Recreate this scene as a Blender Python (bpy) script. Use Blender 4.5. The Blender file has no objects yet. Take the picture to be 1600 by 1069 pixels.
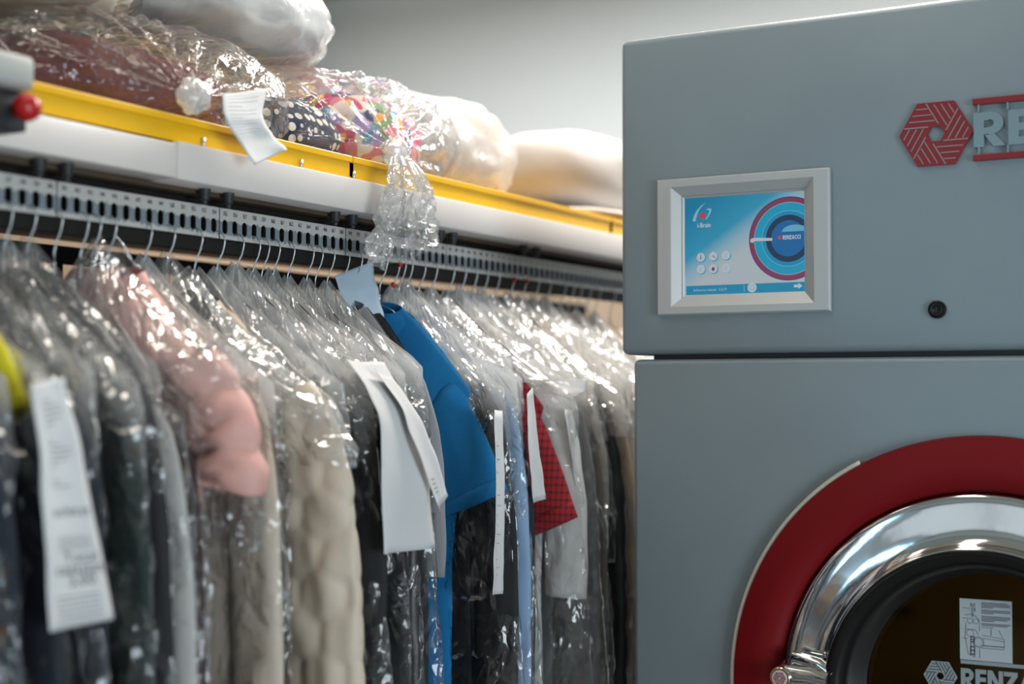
import bpy, bmesh, math, random
from mathutils import Vector, Matrix, noise as mnoise

S = bpy.context.scene
COL = S.collection
R = math.radians
PI = math.pi

# ------------------------------------------------------------------ camera
F_PX, YAW, PITCH, CAM_Z = 2300.0, R(29.5), math.atan(75.5 / 2300.0), 1.45
cam_d = bpy.data.cameras.new('camera')
cam = bpy.data.objects.new('camera', cam_d)
COL.objects.link(cam)
cam.location = (0, 0, CAM_Z)
cam.rotation_euler = (PI / 2 + PITCH, 0, YAW)
cam_d.sensor_width = 36.0
cam_d.lens = F_PX / 1600 * 36.0
cam_d.clip_start = 0.05
cam_d.dof.use_dof = True
cam_d.dof.focus_distance = 2.62
cam_d.dof.aperture_fstop = 1.5
cam_d.dof.aperture_blades = 9
S.camera = cam
FW = Vector((-math.sin(YAW) * math.cos(PITCH), math.cos(YAW) * math.cos(PITCH), math.sin(PITCH)))
RT = Vector((math.cos(YAW), math.sin(YAW), 0))
UP = RT.cross(FW)
def onx(px, py, X):                       # where the sight line meets the plane x = X
    d = FW + RT * (px - 800) / F_PX + UP * (534.5 - py) / F_PX
    return Vector((0, 0, CAM_Z)) + d * (X / d.x)

# ------------------------------------------------------------------ world, lights, exposure
W = bpy.data.worlds.new('world')
S.world = W
W.use_nodes = True
W.node_tree.nodes['Background'].inputs[0].default_value = (0.75, 0.85, 1, 1)
W.node_tree.nodes['Background'].inputs[1].default_value = 0.35
S.view_settings.view_transform = 'Standard'
S.view_settings.look = 'None'
S.view_settings.gamma = 1
S.view_settings.exposure = 0.0
S.cycles.max_bounces = 10
S.cycles.diffuse_bounces = 3
S.cycles.glossy_bounces = 4
S.cycles.transmission_bounces = 6
S.cycles.transparent_max_bounces = 24
S.cycles.sample_clamp_indirect = 6.0
S.cycles.caustics_reflective = False
S.cycles.caustics_refractive = False

def area(name, loc, rot, sx, sy, power, col):
    l = bpy.data.lights.new(name, 'AREA')
    l.shape = 'RECTANGLE'
    l.size, l.size_y, l.energy, l.color = sx, sy, power, col
    o = bpy.data.objects.new(name, l)
    o.location, o.rotation_euler = loc, rot
    COL.objects.link(o)
    return o
WARM, COOL = (1.0, 0.90, 0.80), (0.80, 0.92, 1.0)
area('ceiling_tube_light_over_rail', (-2.5, 3.0, 3.35), (0, 0, 0), 0.4, 4.4, 14, WARM)
area('ceiling_tube_light_over_aisle', (-1.1, 3.5, 3.35), (0, 0, 0), 0.3, 2.0, 66, WARM)
area('added_fill_light_near_rail', (-1.25, 1.4, 3.35), (0, 0, 0), 0.3, 2.0, 14, WARM)  # added overhead light that brightens the film on the near garments
area('ceiling_tube_light_back', (-1.8, 4.4, 3.35), (0, 0, 0), 4.8, 0.4, 155, (0.96, 0.98, 1.0))
area('window_daylight_front', (-1.7, -3.35, 1.15), (R(90), 0, 0), 1.7, 2.0, 6, COOL)
area('added_glint_light_front_corner', (-3.75, -3.35, 1.25), (R(90), 0, 0), 1.5, 2.0, 62, (0.42, 0.76, 1.0))  # added light behind the camera for teal glints on the film
area('window_daylight_side', (3.85, -0.2, 0.98), (R(90), 0, R(90)), 2.4, 1.9, 180, COOL)

# ------------------------------------------------------------------ materials
def mat(name, col, rough=0.6, metal=0.0, bump=None, var=None, spec=None, sheen=0, coat=0, emit=None, stretch=None):
    m = bpy.data.materials.new(name)
    m.use_nodes = True
    nt = m.node_tree
    b = nt.nodes['Principled BSDF']
    b.inputs['Base Color'].default_value = (*col, 1)
    b.inputs['Roughness'].default_value = rough
    b.inputs['Metallic'].default_value = metal
    if spec is not None: b.inputs['Specular IOR Level'].default_value = spec
    if sheen: b.inputs['Sheen Weight'].default_value = sheen
    if coat: b.inputs['Coat Weight'].default_value = coat
    if emit:
        b.inputs['Emission Color'].default_value = (*emit[0], 1)
        b.inputs['Emission Strength'].default_value = emit[1]
    tc = None
    def coord():
        nonlocal tc
        if tc is None:
            tc = nt.nodes.new('ShaderNodeTexCoord')
            if stretch:
                mp = nt.nodes.new('ShaderNodeMapping')
                mp.inputs['Scale'].default_value = stretch
                nt.links.new(tc.outputs['Object'], mp.inputs[0])
                tc = mp
                return mp.outputs[0]
        return tc.outputs['Object'] if 'Object' in tc.outputs else tc.outputs[0]
    if var:                               # (other colour, scale)
        n = nt.nodes.new('ShaderNodeTexNoise')
        n.inputs['Scale'].default_value = var[1]
        n.inputs['Detail'].default_value = 4
        nt.links.new(coord(), n.inputs['Vector'])
        cr = nt.nodes.new('ShaderNodeValToRGB')
        cr.color_ramp.elements[0].position = 0.35
        cr.color_ramp.elements[1].position = 0.65
        cr.color_ramp.elements[0].color = (*col, 1)
        cr.color_ramp.elements[1].color = (*var[0], 1)
        nt.links.new(n.outputs['Fac'], cr.inputs[0])
        nt.links.new(cr.outputs[0], b.inputs['Base Color'])
    if bump:                              # (scale, strength, distance)
        n = nt.nodes.new('ShaderNodeTexNoise')
        n.inputs['Scale'].default_value = bump[0]
        n.inputs['Detail'].default_value = 3
        nt.links.new(coord(), n.inputs['Vector'])
        bp = nt.nodes.new('ShaderNodeBump')
        bp.inputs['Strength'].default_value = bump[1]
        bp.inputs['Distance'].default_value = bump[2]
        nt.links.new(n.outputs['Fac'], bp.inputs['Height'])
        nt.links.new(bp.outputs[0], b.inputs['Normal'])
    return m

def film(name, haze, gloss, scale=1.0, tint=(1, 1, 1), rough=0.13, top=None, crease=1.0):
    """thin crinkled polythene: clear, a little milky, sharp highlights on its creases"""
    m = bpy.data.materials.new(name)
    m.use_nodes = True
    nt = m.node_tree
    N, L = nt.nodes, nt.links
    N.clear()
    out = N.new('ShaderNodeOutputMaterial')
    tc = N.new('ShaderNodeTexCoord')
    n1 = N.new('ShaderNodeTexNoise')
    n1.inputs['Scale'].default_value = 17 * scale
    n1.inputs['Detail'].default_value = 2.5
    n1.inputs['Distortion'].default_value = 0.8
    vec = tc.outputs['Object']
    if top:                               # on the garment covers the creases fan out from the neck and run down the drape
        s0 = N.new('ShaderNodeSeparateXYZ'); L.new(vec, s0.inputs[0])
        dz = N.new('ShaderNodeMath'); dz.operation = 'SUBTRACT'; dz.inputs[0].default_value = 0.16; L.new(s0.outputs[2], dz.inputs[1])
        at = N.new('ShaderNodeMath'); at.operation = 'ARCTAN2'; L.new(s0.outputs[0], at.inputs[0]); L.new(dz.outputs[0], at.inputs[1])
        at2 = N.new('ShaderNodeMath'); at2.operation = 'MULTIPLY'; at2.inputs[1].default_value = 0.42; L.new(at.outputs[0], at2.inputs[0])
        dz2 = N.new('ShaderNodeMath'); dz2.operation = 'MULTIPLY'; dz2.inputs[1].default_value = 0.42; L.new(dz.outputs[0], dz2.inputs[0])
        x2 = N.new('ShaderNodeMath'); x2.operation = 'MULTIPLY'; x2.inputs[1].default_value = 0.35; L.new(s0.outputs[0], x2.inputs[0])
        sm = N.new('ShaderNodeMath'); L.new(dz2.outputs[0], sm.inputs[0]); L.new(x2.outputs[0], sm.inputs[1])
        oi = N.new('ShaderNodeObjectInfo')
        yy = N.new('ShaderNodeMath'); yy.operation = 'MULTIPLY_ADD'; yy.inputs[1].default_value = 9.0; L.new(oi.outputs['Random'], yy.inputs[0]); L.new(s0.outputs[1], yy.inputs[2])
        cb = N.new('ShaderNodeCombineXYZ'); L.new(at2.outputs[0], cb.inputs[0]); L.new(sm.outputs[0], cb.inputs[1]); L.new(yy.outputs[0], cb.inputs[2])
        vec = cb.outputs[0]
    L.new(vec, n1.inputs['Vector'])
    a = N.new('ShaderNodeMath'); a.operation = 'SUBTRACT'; a.inputs[1].default_value = 0.5
    L.new(n1.outputs['Fac'], a.inputs[0])
    ab = N.new('ShaderNodeMath'); ab.operation = 'ABSOLUTE'
    L.new(a.outputs[0], ab.inputs[0])
    v = N.new('ShaderNodeTexVoronoi')
    v.inputs['Scale'].default_value = 26 * scale
    mixv = N.new('ShaderNodeVectorMath'); mixv.operation = 'MULTIPLY_ADD'
    mixv.inputs[1].default_value = (0.06, 0.06, 0.06)
    L.new(n1.outputs['Color'], mixv.inputs[0])
    L.new(vec, mixv.inputs[2])
    L.new(mixv.outputs[0], v.inputs['Vector'])
    ad = N.new('ShaderNodeMath'); ad.operation = 'MULTIPLY_ADD'
    ad.inputs[1].default_value = 0.45
    L.new(v.outputs['Distance'], ad.inputs[0])
    L.new(ab.outputs[0], ad.inputs[2])
    bp = N.new('ShaderNodeBump')
    bp.inputs['Strength'].default_value = crease
    bp.inputs['Distance'].default_value = 0.034 / scale
    L.new(ad.outputs[0], bp.inputs['Height'])
    tr = N.new('ShaderNodeBsdfTransparent'); tr.inputs[0].default_value = (0.985 * tint[0], 0.985 * tint[1], 0.985 * tint[2], 1)
    df = N.new('ShaderNodeBsdfDiffuse'); df.inputs[0].default_value = (0.86, 0.86, 0.85, 1)
    tl = N.new('ShaderNodeBsdfTranslucent'); tl.inputs[0].default_value = (0.86, 0.86, 0.85, 1)
    mw = N.new('ShaderNodeMixShader'); mw.inputs[0].default_value = 0.4
    L.new(df.outputs[0], mw.inputs[1]); L.new(tl.outputs[0], mw.inputs[2])
    hz = N.new('ShaderNodeTexNoise'); hz.inputs['Scale'].default_value = 6 * scale; hz.inputs['Detail'].default_value = 5
    L.new(tc.outputs['Object'], hz.inputs['Vector'])
    mr = N.new('ShaderNodeMapRange')
    mr.inputs[1].default_value, mr.inputs[2].default_value = 0.35, 0.75
    mr.inputs[3].default_value, mr.inputs[4].default_value = haze * 0.4, haze * 1.8
    L.new(hz.outputs['Fac'], mr.inputs[0])
    m1 = N.new('ShaderNodeMixShader')
    hs = mr.outputs[0]
    if top:                               # painted haze: shoulders whitened as if lit from above, where the film also gathers
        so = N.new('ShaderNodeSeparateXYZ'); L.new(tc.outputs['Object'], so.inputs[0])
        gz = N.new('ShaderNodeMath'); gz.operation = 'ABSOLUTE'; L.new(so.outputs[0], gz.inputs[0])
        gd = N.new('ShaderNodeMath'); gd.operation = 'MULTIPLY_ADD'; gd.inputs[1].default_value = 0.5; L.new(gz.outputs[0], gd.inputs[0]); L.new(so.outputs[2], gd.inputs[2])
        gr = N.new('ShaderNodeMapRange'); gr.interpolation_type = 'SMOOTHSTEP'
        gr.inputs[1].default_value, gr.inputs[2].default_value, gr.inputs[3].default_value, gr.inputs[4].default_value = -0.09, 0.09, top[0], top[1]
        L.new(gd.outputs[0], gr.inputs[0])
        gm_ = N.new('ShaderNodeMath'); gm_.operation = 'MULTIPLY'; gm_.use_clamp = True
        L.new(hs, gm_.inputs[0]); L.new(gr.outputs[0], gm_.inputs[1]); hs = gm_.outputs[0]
    L.new(hs, m1.inputs[0]); L.new(tr.outputs[0], m1.inputs[1]); L.new(mw.outputs[0], m1.inputs[2])
    gl = N.new('ShaderNodeBsdfGlossy'); gl.inputs['Roughness'].default_value = rough
    gl.inputs[0].default_value = (1, 1, 1, 1)
    L.new(bp.outputs[0], gl.inputs['Normal'])
    fr = N.new('ShaderNodeFresnel'); fr.inputs[0].default_value = 1.5
    L.new(bp.outputs[0], fr.inputs['Normal'])
    fm = N.new('ShaderNodeMath'); fm.operation = 'MULTIPLY'; fm.inputs[1].default_value = gloss; fm.use_clamp = True
    L.new(fr.outputs[0], fm.inputs[0])
    fc = N.new('ShaderNodeMath'); fc.operation = 'MINIMUM'; fc.inputs[1].default_value = 0.42; L.new(fm.outputs[0], fc.inputs[0]); fm = fc
    m2 = N.new('ShaderNodeMixShader')
    L.new(fm.outputs[0], m2.inputs[0]); L.new(m1.outputs[0], m2.inputs[1]); L.new(gl.outputs[0], m2.inputs[2])
    L.new(m2.outputs[0], out.inputs[0])
    return m

M = {}
def cloth(key, col, rough=0.85, **k):
    if key not in M: M[key] = mat(key, col, rough, **k)
    return M[key]
M['steel'] = mat('brushed_grey_steel', (0.215, 0.265, 0.295), 0.45, 0.2, bump=(300, 0.05, 0.001), var=((0.228, 0.278, 0.307), 5))
M['dark'] = mat('black_recess', (0.012, 0.013, 0.015), 0.6)
M['frame'] = mat('satin_silver_frame', (0.46, 0.47, 0.465), 0.4, 0.25)
M['red_metal'] = mat('dark_red_enamel', (0.17, 0.003, 0.006), 0.5, 0.0, spec=.2, bump=(220, 0.12, 0.001))
M['red_logo'] = mat('red_plastic', (0.22, 0.014, 0.02), 0.35)
M['groove'] = mat('grey_groove', (0.25, 0.2, 0.2), 0.6)
M['chrome'] = mat('polished_chrome', (0.60, 0.61, 0.62), 0.09, 1.0, bump=(9, 0.06, 0.01))
M['chrome_letter'] = mat('chrome_letter', (0.26, 0.35, 0.39), 0.3, 0.5)
M['gasket'] = mat('black_rubber', (0.010, 0.009, 0.009), 0.2, spec=.15)
M['cream_trim'] = mat('cream_sealing_lip', (0.55, 0.52, 0.46), 0.4)
M['paper'] = mat('white_paper', (0.60, 0.605, 0.61), 0.8, bump=(30, 0.1, 0.003))
M['paper_grey'] = mat('sticker_paper', (0.42, 0.47, 0.50), 0.7)
M['paper_blue'] = mat('pale_blue_paper', (0.36, 0.46, 0.55), 0.8, bump=(30, 0.1, 0.003))
M['ink'] = mat('grey_ink', (0.08, 0.08, 0.09), 0.8)
M['ink_light'] = mat('pale_ink', (0.28, 0.29, 0.31), 0.8)
M['beam'] = mat('white_painted_metal', (0.64, 0.60, 0.57), 0.35)
M['yellow'] = mat('yellow_plastic', (0.80, 0.44, 0.005), 0.32)
M['rubber'] = mat('dark_rubber', (0.015, 0.016, 0.018), 0.55)
M['zinc'] = mat('zinc_bolt', (0.6, 0.6, 0.58), 0.3, 0.9)
M['track'] = mat('black_track', (0.010, 0.009, 0.008), 0.7, spec=.2)
M['brown_under'] = mat('brown_board', (0.07, 0.045, 0.022), 0.7, var=((0.05, 0.032, 0.016), 6))
M['wire'] = mat('galvanised_wire', (0.55, 0.57, 0.58), 0.3, 0.9)
M['letter_grey'] = mat('etched_grey', (0.26, 0.31, 0.33), 0.5)
M['red_btn'] = mat('red_button', (0.42, 0.006, 0.008), 0.3)
M['grey_box'] = mat('grey_housing', (0.36, 0.38, 0.36), 0.5)
M['amber'] = mat('amber_counter', (0.50, 0.24, 0.03), 0.5)
M['drum'] = mat('drum_metal', (0.10, 0.07, 0.04), 0.35, 0.8)
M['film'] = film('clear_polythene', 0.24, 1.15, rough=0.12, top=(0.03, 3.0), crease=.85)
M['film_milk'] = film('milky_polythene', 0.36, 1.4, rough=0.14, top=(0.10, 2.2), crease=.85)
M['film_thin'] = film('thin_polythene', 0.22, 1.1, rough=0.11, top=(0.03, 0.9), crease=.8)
M['film_near'] = film('near_polythene', 0.22, 1.1, rough=0.12, top=(0.03, 1.7), crease=.85)  # same film, less painted shoulder whiteness for the dimmer near covers
M['film_soft'] = film('soft_polythene', 0.62, 1.0, crease=.4)
M['film_bag'] = film('bag_polythene', 0.05, 1.1, 1.2, crease=.5)
M['film_wrap'] = film('wrap_polythene', 0.36, 0.5, 0.8, rough=.3, crease=.3)
M['film_tail'] = film('tail_polythene', 0.26, 1.1, 1.0, crease=.5)

def plate_mat():
    m = mat('scuffed_zinc_plate', (0.42, 0.41, 0.39), 0.5, 0.05)
    nt = m.node_tree; N, L = nt.nodes, nt.links
    b = N['Principled BSDF']
    tc = N.new('ShaderNodeTexCoord')
    sp = N.new('ShaderNodeSeparateXYZ'); L.new(tc.outputs['Object'], sp.inputs[0])
    n = N.new('ShaderNodeTexNoise'); n.inputs['Scale'].default_value = 160; n.inputs['Detail'].default_value = 4
    mp = N.new('ShaderNodeMapping'); mp.inputs['Scale'].default_value = (1, 1, 0.35)
    L.new(tc.outputs['Object'], mp.inputs[0]); L.new(mp.outputs[0], n.inputs['Vector'])
    # worn grey-blue band along the slots: local z about -0.008
    a = N.new('ShaderNodeMath'); a.operation = 'ADD'; a.inputs[1].default_value = 0.006; L.new(sp.outputs[2], a.inputs[0])
    ab = N.new('ShaderNodeMath'); ab.operation = 'ABSOLUTE'; L.new(a.outputs[0], ab.inputs[0])
    k = N.new('ShaderNodeMath'); k.operation = 'MULTIPLY_ADD'; k.inputs[1].default_value = 0.022; L.new(n.outputs['Fac'], k.inputs[0]); L.new(ab.outputs[0], k.inputs[2])
    lt = N.new('ShaderNodeMath'); lt.operation = 'LESS_THAN'; lt.inputs[1].default_value = 0.0225; L.new(k.outputs[0], lt.inputs[0])
    mx = N.new('ShaderNodeMix'); mx.data_type = 'RGBA'
    mx.inputs['A'].default_value = (0.50, 0.485, 0.46, 1); mx.inputs['B'].default_value = (0.19, 0.22, 0.245, 1)
    L.new(lt.outputs[0], mx.inputs['Factor']); L.new(mx.outputs['Result'], b.inputs['Base Color'])
    return m
M['plate'] = plate_mat()

# ------------------------------------------------------------------ mesh helpers
def link(o, parent=None):
    COL.objects.link(o)
    if parent is not None: o.parent = parent
    return o
def mk(name, V, Fc, m, parent=None, smooth=False, loc=None, mats=None, idx=None):
    me = bpy.data.meshes.new(name)
    me.from_pydata([tuple(v) for v in V], [], Fc)
    for mm in (mats or [m]): me.materials.append(mm)
    if idx: me.polygons.foreach_set('material_index', idx)
    if smooth: me.polygons.foreach_set('use_smooth', [True] * len(me.polygons))
    me.update()
    o = bpy.data.objects.new(name, me)
    if loc is not None: o.location = loc
    return link(o, parent)
def tag(o, label, cat, group=None, kind=None):
    o['label'] = label; o['category'] = cat
    if group: o['group'] = group
    if kind: o['kind'] = kind
    return o
def root(name, loc, label, cat, group=None, rz=0.0):
    o = bpy.data.objects.new(name, None)
    o.location = loc; o.rotation_euler = (0, 0, rz)
    o.empty_display_size = 0.05
    link(o)
    return tag(o, label, cat, group)

class G:
    """collects shapes into one mesh"""
    def __init__(s): s.V, s.F = [], []
    def add(s, V, Fc):
        n = len(s.V); s.V += [Vector(v) for v in V]; s.F += [[i + n for i in f] for f in Fc]; return s
    def box(s, x0, x1, y0, y1, z0, z1, bev=0.0, seg=2):
        bm = bmesh.new()
        vs = [bm.verts.new((x, y, z)) for x in (x0, x1) for y in (y0, y1) for z in (z0, z1)]
        for f in ((0, 1, 3, 2), (4, 6, 7, 5), (0, 4, 5, 1), (2, 3, 7, 6), (0, 2, 6, 4), (1, 5, 7, 3)): bm.faces.new([vs[i] for i in f])
        if bev: bmesh.ops.bevel(bm, geom=bm.edges[:], offset=bev, segments=seg, profile=0.5, affect='EDGES')
        bm.verts.index_update()
        s.add([v.co.copy() for v in bm.verts], [[v.index for v in f.verts] for f in bm.faces]); bm.free(); return s
    def tube(s, P, r, n=8, cap=True):
        P = [Vector(p) for p in P]
        rs = r if isinstance(r, (list, tuple)) else [r] * len(P)
        base = len(s.V); t0 = (P[1] - P[0]).normalized()
        a = Vector((0, 0, 1)) if abs(t0.z) < 0.9 else Vector((1, 0, 0))
        u = t0.cross(a).normalized()
        for i, p in enumerate(P):
            t = (P[min(i + 1, len(P) - 1)] - P[max(i - 1, 0)]).normalized()
            u = (u - t * u.dot(t)).normalized(); w = t.cross(u)
            for k in range(n):
                q = 2 * PI * k / n
                s.V.append(p + (u * math.cos(q) + w * math.sin(q)) * rs[i])
        for i in range(len(P) - 1):
            for k in range(n):
                a0, a1 = base + i * n + k, base + i * n + (k + 1) % n
                s.F.append([a0, a1, a1 + n, a0 + n])
        if cap:
            s.F.append([base + k for k in range(n)][::-1]); s.F.append([base + (len(P) - 1) * n + k for k in range(n)])
        return s
    def lathe(s, prof, c, n=64, axis='Y', closed=False):
        """prof: list of (radius, offset along the axis)"""
        base = len(s.V); m = len(prof)
        for k in range(n):
            q = 2 * PI * k / n
            for (r, h) in prof:
                if axis == 'Y': s.V.append(Vector((c[0] + r * math.cos(q), c[1] + h, c[2] + r * math.sin(q))))
                elif axis == 'Z': s.V.append(Vector((c[0] + r * math.cos(q), c[1] + r * math.sin(q), c[2] + h)))
                else: s.V.append(Vector((c[0] + h, c[1] + r * math.cos(q), c[2] + r * math.sin(q))))
        for k in range(n):
            k2 = (k + 1) % n
            for j in range(m if closed else m - 1):
                j2 = (j + 1) % m
                s.F.append([base + k * m + j, base + k2 * m + j, base + k2 * m + j2, base + k * m + j2])
        return s
    def prism(s, poly, y0, y1):
        """polygon in x,z extruded along y"""
        n = len(poly); base = len(s.V)
        for y in (y0, y1):
            for (x, z) in poly: s.V.append(Vector((x, y, z)))
        s.F.append([base + i for i in range(n)]); s.F.append([base + n + i for i in range(n)][::-1])
        for i in range(n):
            j = (i + 1) % n
            s.F.append([base + i, base + n + i, base + n + j, base + j])
        return s
    def loft(s, rings, capa=True, capb=True):
        base = len(s.V); n = len(rings[0])
        for r in rings: s.V += [Vector(p) for p in r]
        for i in range(len(rings) - 1):
            for k in range(n):
                k2 = (k + 1) % n
                s.F.append([base + i * n + k, base + i * n + k2, base + (i + 1) * n + k2, base + (i + 1) * n + k])
        if capa: s.F.append([base + k for k in range(n)][::-1])
        if capb: s.F.append([base + (len(rings) - 1) * n + k for k in range(n)])
        return s
    def mk(s, name, m, parent=None, smooth=False, loc=None):
        V = s.V if loc is None else [v - Vector(loc) for v in s.V]
        return mk(name, V, s.F, m, parent, smooth, loc)
def auto_smooth(o, ang=40):
    me = o.data
    bm = bmesh.new(); bm.from_mesh(me)
    for f in bm.faces: f.smooth = True
    for e in bm.edges:
        if len(e.link_faces) == 2 and e.calc_face_angle(0) > R(ang): e.smooth = False
    bm.to_mesh(me); bm.free()
    return o
def cut(o, g):
    c = g.mk('cutter', M['dark'], o.parent)
    for q in (c, o):
        bm = bmesh.new(); bm.from_mesh(q.data); bmesh.ops.remove_doubles(bm, verts=bm.verts[:], dist=1e-6); bmesh.ops.recalc_face_normals(bm, faces=bm.faces[:]); bm.to_mesh(q.data); bm.free()
    c.location = o.location
    md = o.modifiers.new('cut', 'BOOLEAN'); md.operation = 'DIFFERENCE'; md.object = c; md.solver = 'EXACT'
    bpy.context.view_layer.update()
    me = bpy.data.meshes.new_from_object(o.evaluated_get(bpy.context.evaluated_depsgraph_get()))
    o.modifiers.clear(); o.data = me
    bpy.data.objects.remove(c)
    return auto_smooth(o)
def nz(x, y, z): return mnoise.noise(Vector((x, y, z)))

# lettering: block capitals from strokes (unit height), and the built-in face for print
def arc(cx, cz, r, a0, a1, n=14): return [(cx + r * math.cos(R(a0 + (a1 - a0) * i / n)), cz + r * math.sin(R(a0 + (a1 - a0) * i / n))) for i in range(n + 1)]
def ringpoly(cx, cz, r0, r1, a0, a1, n=14):
    A, B = arc(cx, cz, r1, a0, a1, n), arc(cx, cz, r0, a0, a1, n)
    return [[A[i], A[i + 1], B[i + 1], B[i]] for i in range(n)]
def bxp(x0, x1, z0, z1): return [[(x0, z0), (x1, z0), (x1, z1), (x0, z1)]]
def letter(ch):
    t = 0.24
    if ch == 'R': return bxp(0, t, 0, 1) + bxp(t, .36, .76, 1) + bxp(t, .36, .34, .55) + ringpoly(.36, .67, .11, .33, -90, 90) + [[(.24, .36), (.48, .36), (.74, 0), (.46, 0)]], .74
    if ch == 'E': return bxp(0, t, 0, 1) + bxp(t, .58, 0, .22) + bxp(t, .56, .39, .61) + bxp(t, .58, .78, 1), .60
    if ch == 'N': return bxp(0, .23, 0, 1) + bxp(.59, .82, 0, 1) + [[(0, 1), (.25, 1), (.82, 0), (.57, 0)]], .82
    if ch == 'Z': return bxp(0, .72, .78, 1) + bxp(0, .72, 0, .22) + [[(.42, .8), (.72, .8), (.30, .2), (0, .2)]], .72
    if ch == 'A': return [[(0, 0), (.26, 0), (.58, 1), (.34, 1)]] + [[(.66, 0), (.92, 0), (.58, 1), (.34, 1)]] + bxp(.2, .72, .2, .38), .92
    if ch == 'C': return ringpoly(.5, .5, .27, .5, 45, 315, 20), .84
    if ch == 'I': return bxp(0, t, 0, 1), t
def word(g, txt, x, z, h, y0, y1, gap=0.06, sx=1.0):
    for ch in txt:
        P, w = letter(ch)
        for i, p in enumerate(P):
            q = [(x + a * h * sx, z + b * h) for a, b in p]
            g.prism(q, y0 - .00008 * (i % 5), y1)
        x += (w + gap) * h * sx
    return x
_glyph = {}
def glyph(ch):
    if ch not in _glyph:
        c = bpy.data.curves.new('glyph', 'FONT'); c.body = ch; c.size = 1.0; c.resolution_u = 3
        o = bpy.data.objects.new('glyph', c); COL.objects.link(o)
        bpy.context.view_layer.update()
        dg = bpy.context.evaluated_depsgraph_get()
        me = o.evaluated_get(dg).to_mesh()
        V = [v.co.copy() for v in me.vertices]; Fc = [list(p.vertices) for p in me.polygons]
        xs = [v.x for v in V] or [0, 0.3]
        _glyph[ch] = (V, Fc, (max(xs) + 0.07) if V else 0.3)
        o.evaluated_get(dg).to_mesh_clear()
        bpy.data.objects.remove(o); bpy.data.curves.remove(c)
    return _glyph[ch]
def text(g, txt, org, ux, uz, h, bold=0.0):
    """printed characters in the plane spanned by ux, uz"""
    ux, uz = Vector(ux), Vector(uz); x = 0
    nrm = ux.cross(uz) * 0.0
    offs = [0.0] if not bold else [-bold, 0.0, bold]
    for ch in txt:
        V, Fc, w = glyph(ch)
        for b in offs:
            g.add([Vector(org) + ux * ((v.x + x + b) * h) + uz * (v.y * h) for v in V], Fc)
        x += w
    return x * h
def textw(txt): return sum(glyph(c)[2] for c in txt)
def hexlogo(g_base, g_line, cx, cz, rad, y0, y1, yl):
    H = [(math.cos(R(60 * k)), math.sin(R(60 * k))) for k in range(6)]
    for k in range(6):
        a, b = H[k], H[(k + 1) % 6]
        q = [(cx + rad * p[0] * s, cz + rad * p[1] * s) for p, s in ((a, 1), (b, 1), (b, .23), (a, .23))]
        g_base.prism(q, y0, y1)
    def ln(p, q, w=0.016):
        p, q = Vector(p), Vector(q); d = (q - p).normalized(); n = Vector((-d.y, d.x)) * w
        return [p + n, q + n, q - n, p - n]
    for k in range(6):
        c, s_ = math.cos(R(60 * k)), math.sin(R(60 * k))
        L = [ln((-.86, .2), (-.2, .2), .018)]
        for y in (.365, .53, .70):
            L.append(ln((-1 + y / 1.732 + .07, y), (-.277 + (.879 - y) / .649 * .375 - .045, y)))
        for q in L:
            g_line.prism([(cx + rad * (p.x * c - p.y * s_), cz + rad * (p.x * s_ + p.y * c)) for p in q], yl, y0 + 0.0002)

# ------------------------------------------------------------------ the setting
X0, X1, Y0, Y1, ZC = -4.7, 4.0, -3.5, 6.2, 3.5
wall_grey = mat('pale_grey_wall_paint', (0.66, 0.695, 0.70), 0.8, var=((0.64, 0.675, 0.68), 1.2))
wall_beige = mat('beige_wall_paint', (0.62, 0.50, 0.40), 0.85, var=((0.58, 0.47, 0.37), 1.5))
def struct(name, g, m):
    o = g.mk(name, m); o['kind'] = 'structure'; return o
struct('floor', G().box(X0, X1, Y0, Y1, -0.1, 0), mat('grey_floor_tile', (0.50, 0.51, 0.52), 0.4, var=((0.46, 0.47, 0.48), 4)))
struct('ceiling', G().box(X0, X1, Y0, Y1, ZC, ZC + 0.1), mat('cream_ceiling', (0.42, 0.40, 0.33), 0.8, var=((0.39, 0.37, 0.30), 3)))
struct('wall_back', G().box(X0, X1, Y1, Y1 + 0.1, 0, ZC), wall_grey)
struct('wall_left', G().box(X0 - 0.1, X0, Y0, Y1, 0, ZC), wall_beige)
struct('wall_right', G().box(X1, X1 + 0.1, Y0, Y1, 0, ZC), wall_grey)
struct('wall_front', G().box(X0, X1, Y0 - 0.1, Y0, 0, ZC), wall_grey)

g = G()
for x in (-4.55, -3.75, -2.95, -2.6, -1.7, -0.8): g.box(x - .03, x + .03, Y0 + .0, Y0 + .06, .2, 2.3)  # the three leftmost posts frame the added corner light
for z in (.2, 2.3): g.box(-4.58, -.77, Y0, Y0 + .06, z - .03, z + .03)
struct('window_1', g, mat('dark_window_frame', (.05, .05, .05), .5))
g = G()
for y in (-1.45, -.2, 1.05): g.box(X1 - .06, X1, y - .03, y + .03, .02, 2.0)
for z in (.03, 2.0): g.box(X1 - .06, X1, -1.48, 1.08, z - .03, z + .03)
struct('window_2', g, bpy.data.materials['dark_window_frame'])
ct = root('service_counter', (-1.7, -1.2, 0), 'amber wooden counter with dark handles, reflected in the chrome door', 'counter')
for k in range(5):
    dr = G().box(-1.28 + .52 * k, -.78 + .52 * k, -.02, .0, .06, .86, .004).mk('cabinet_front', M['amber'], ct); dr.location = (0, .28, 0)
    G().box(-1.10 + .52 * k, -.96 + .52 * k, .0, .025, .62, .65, .004).mk('handle', M['dark'], dr)
G().box(-1.3, 1.32, -.28, .262, 0, .88).mk('carcass', M['amber'], ct)
G().box(-1.33, 1.35, -.3, .31, .88, .92, .006).mk('worktop', M['cream_trim'], ct)

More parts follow.
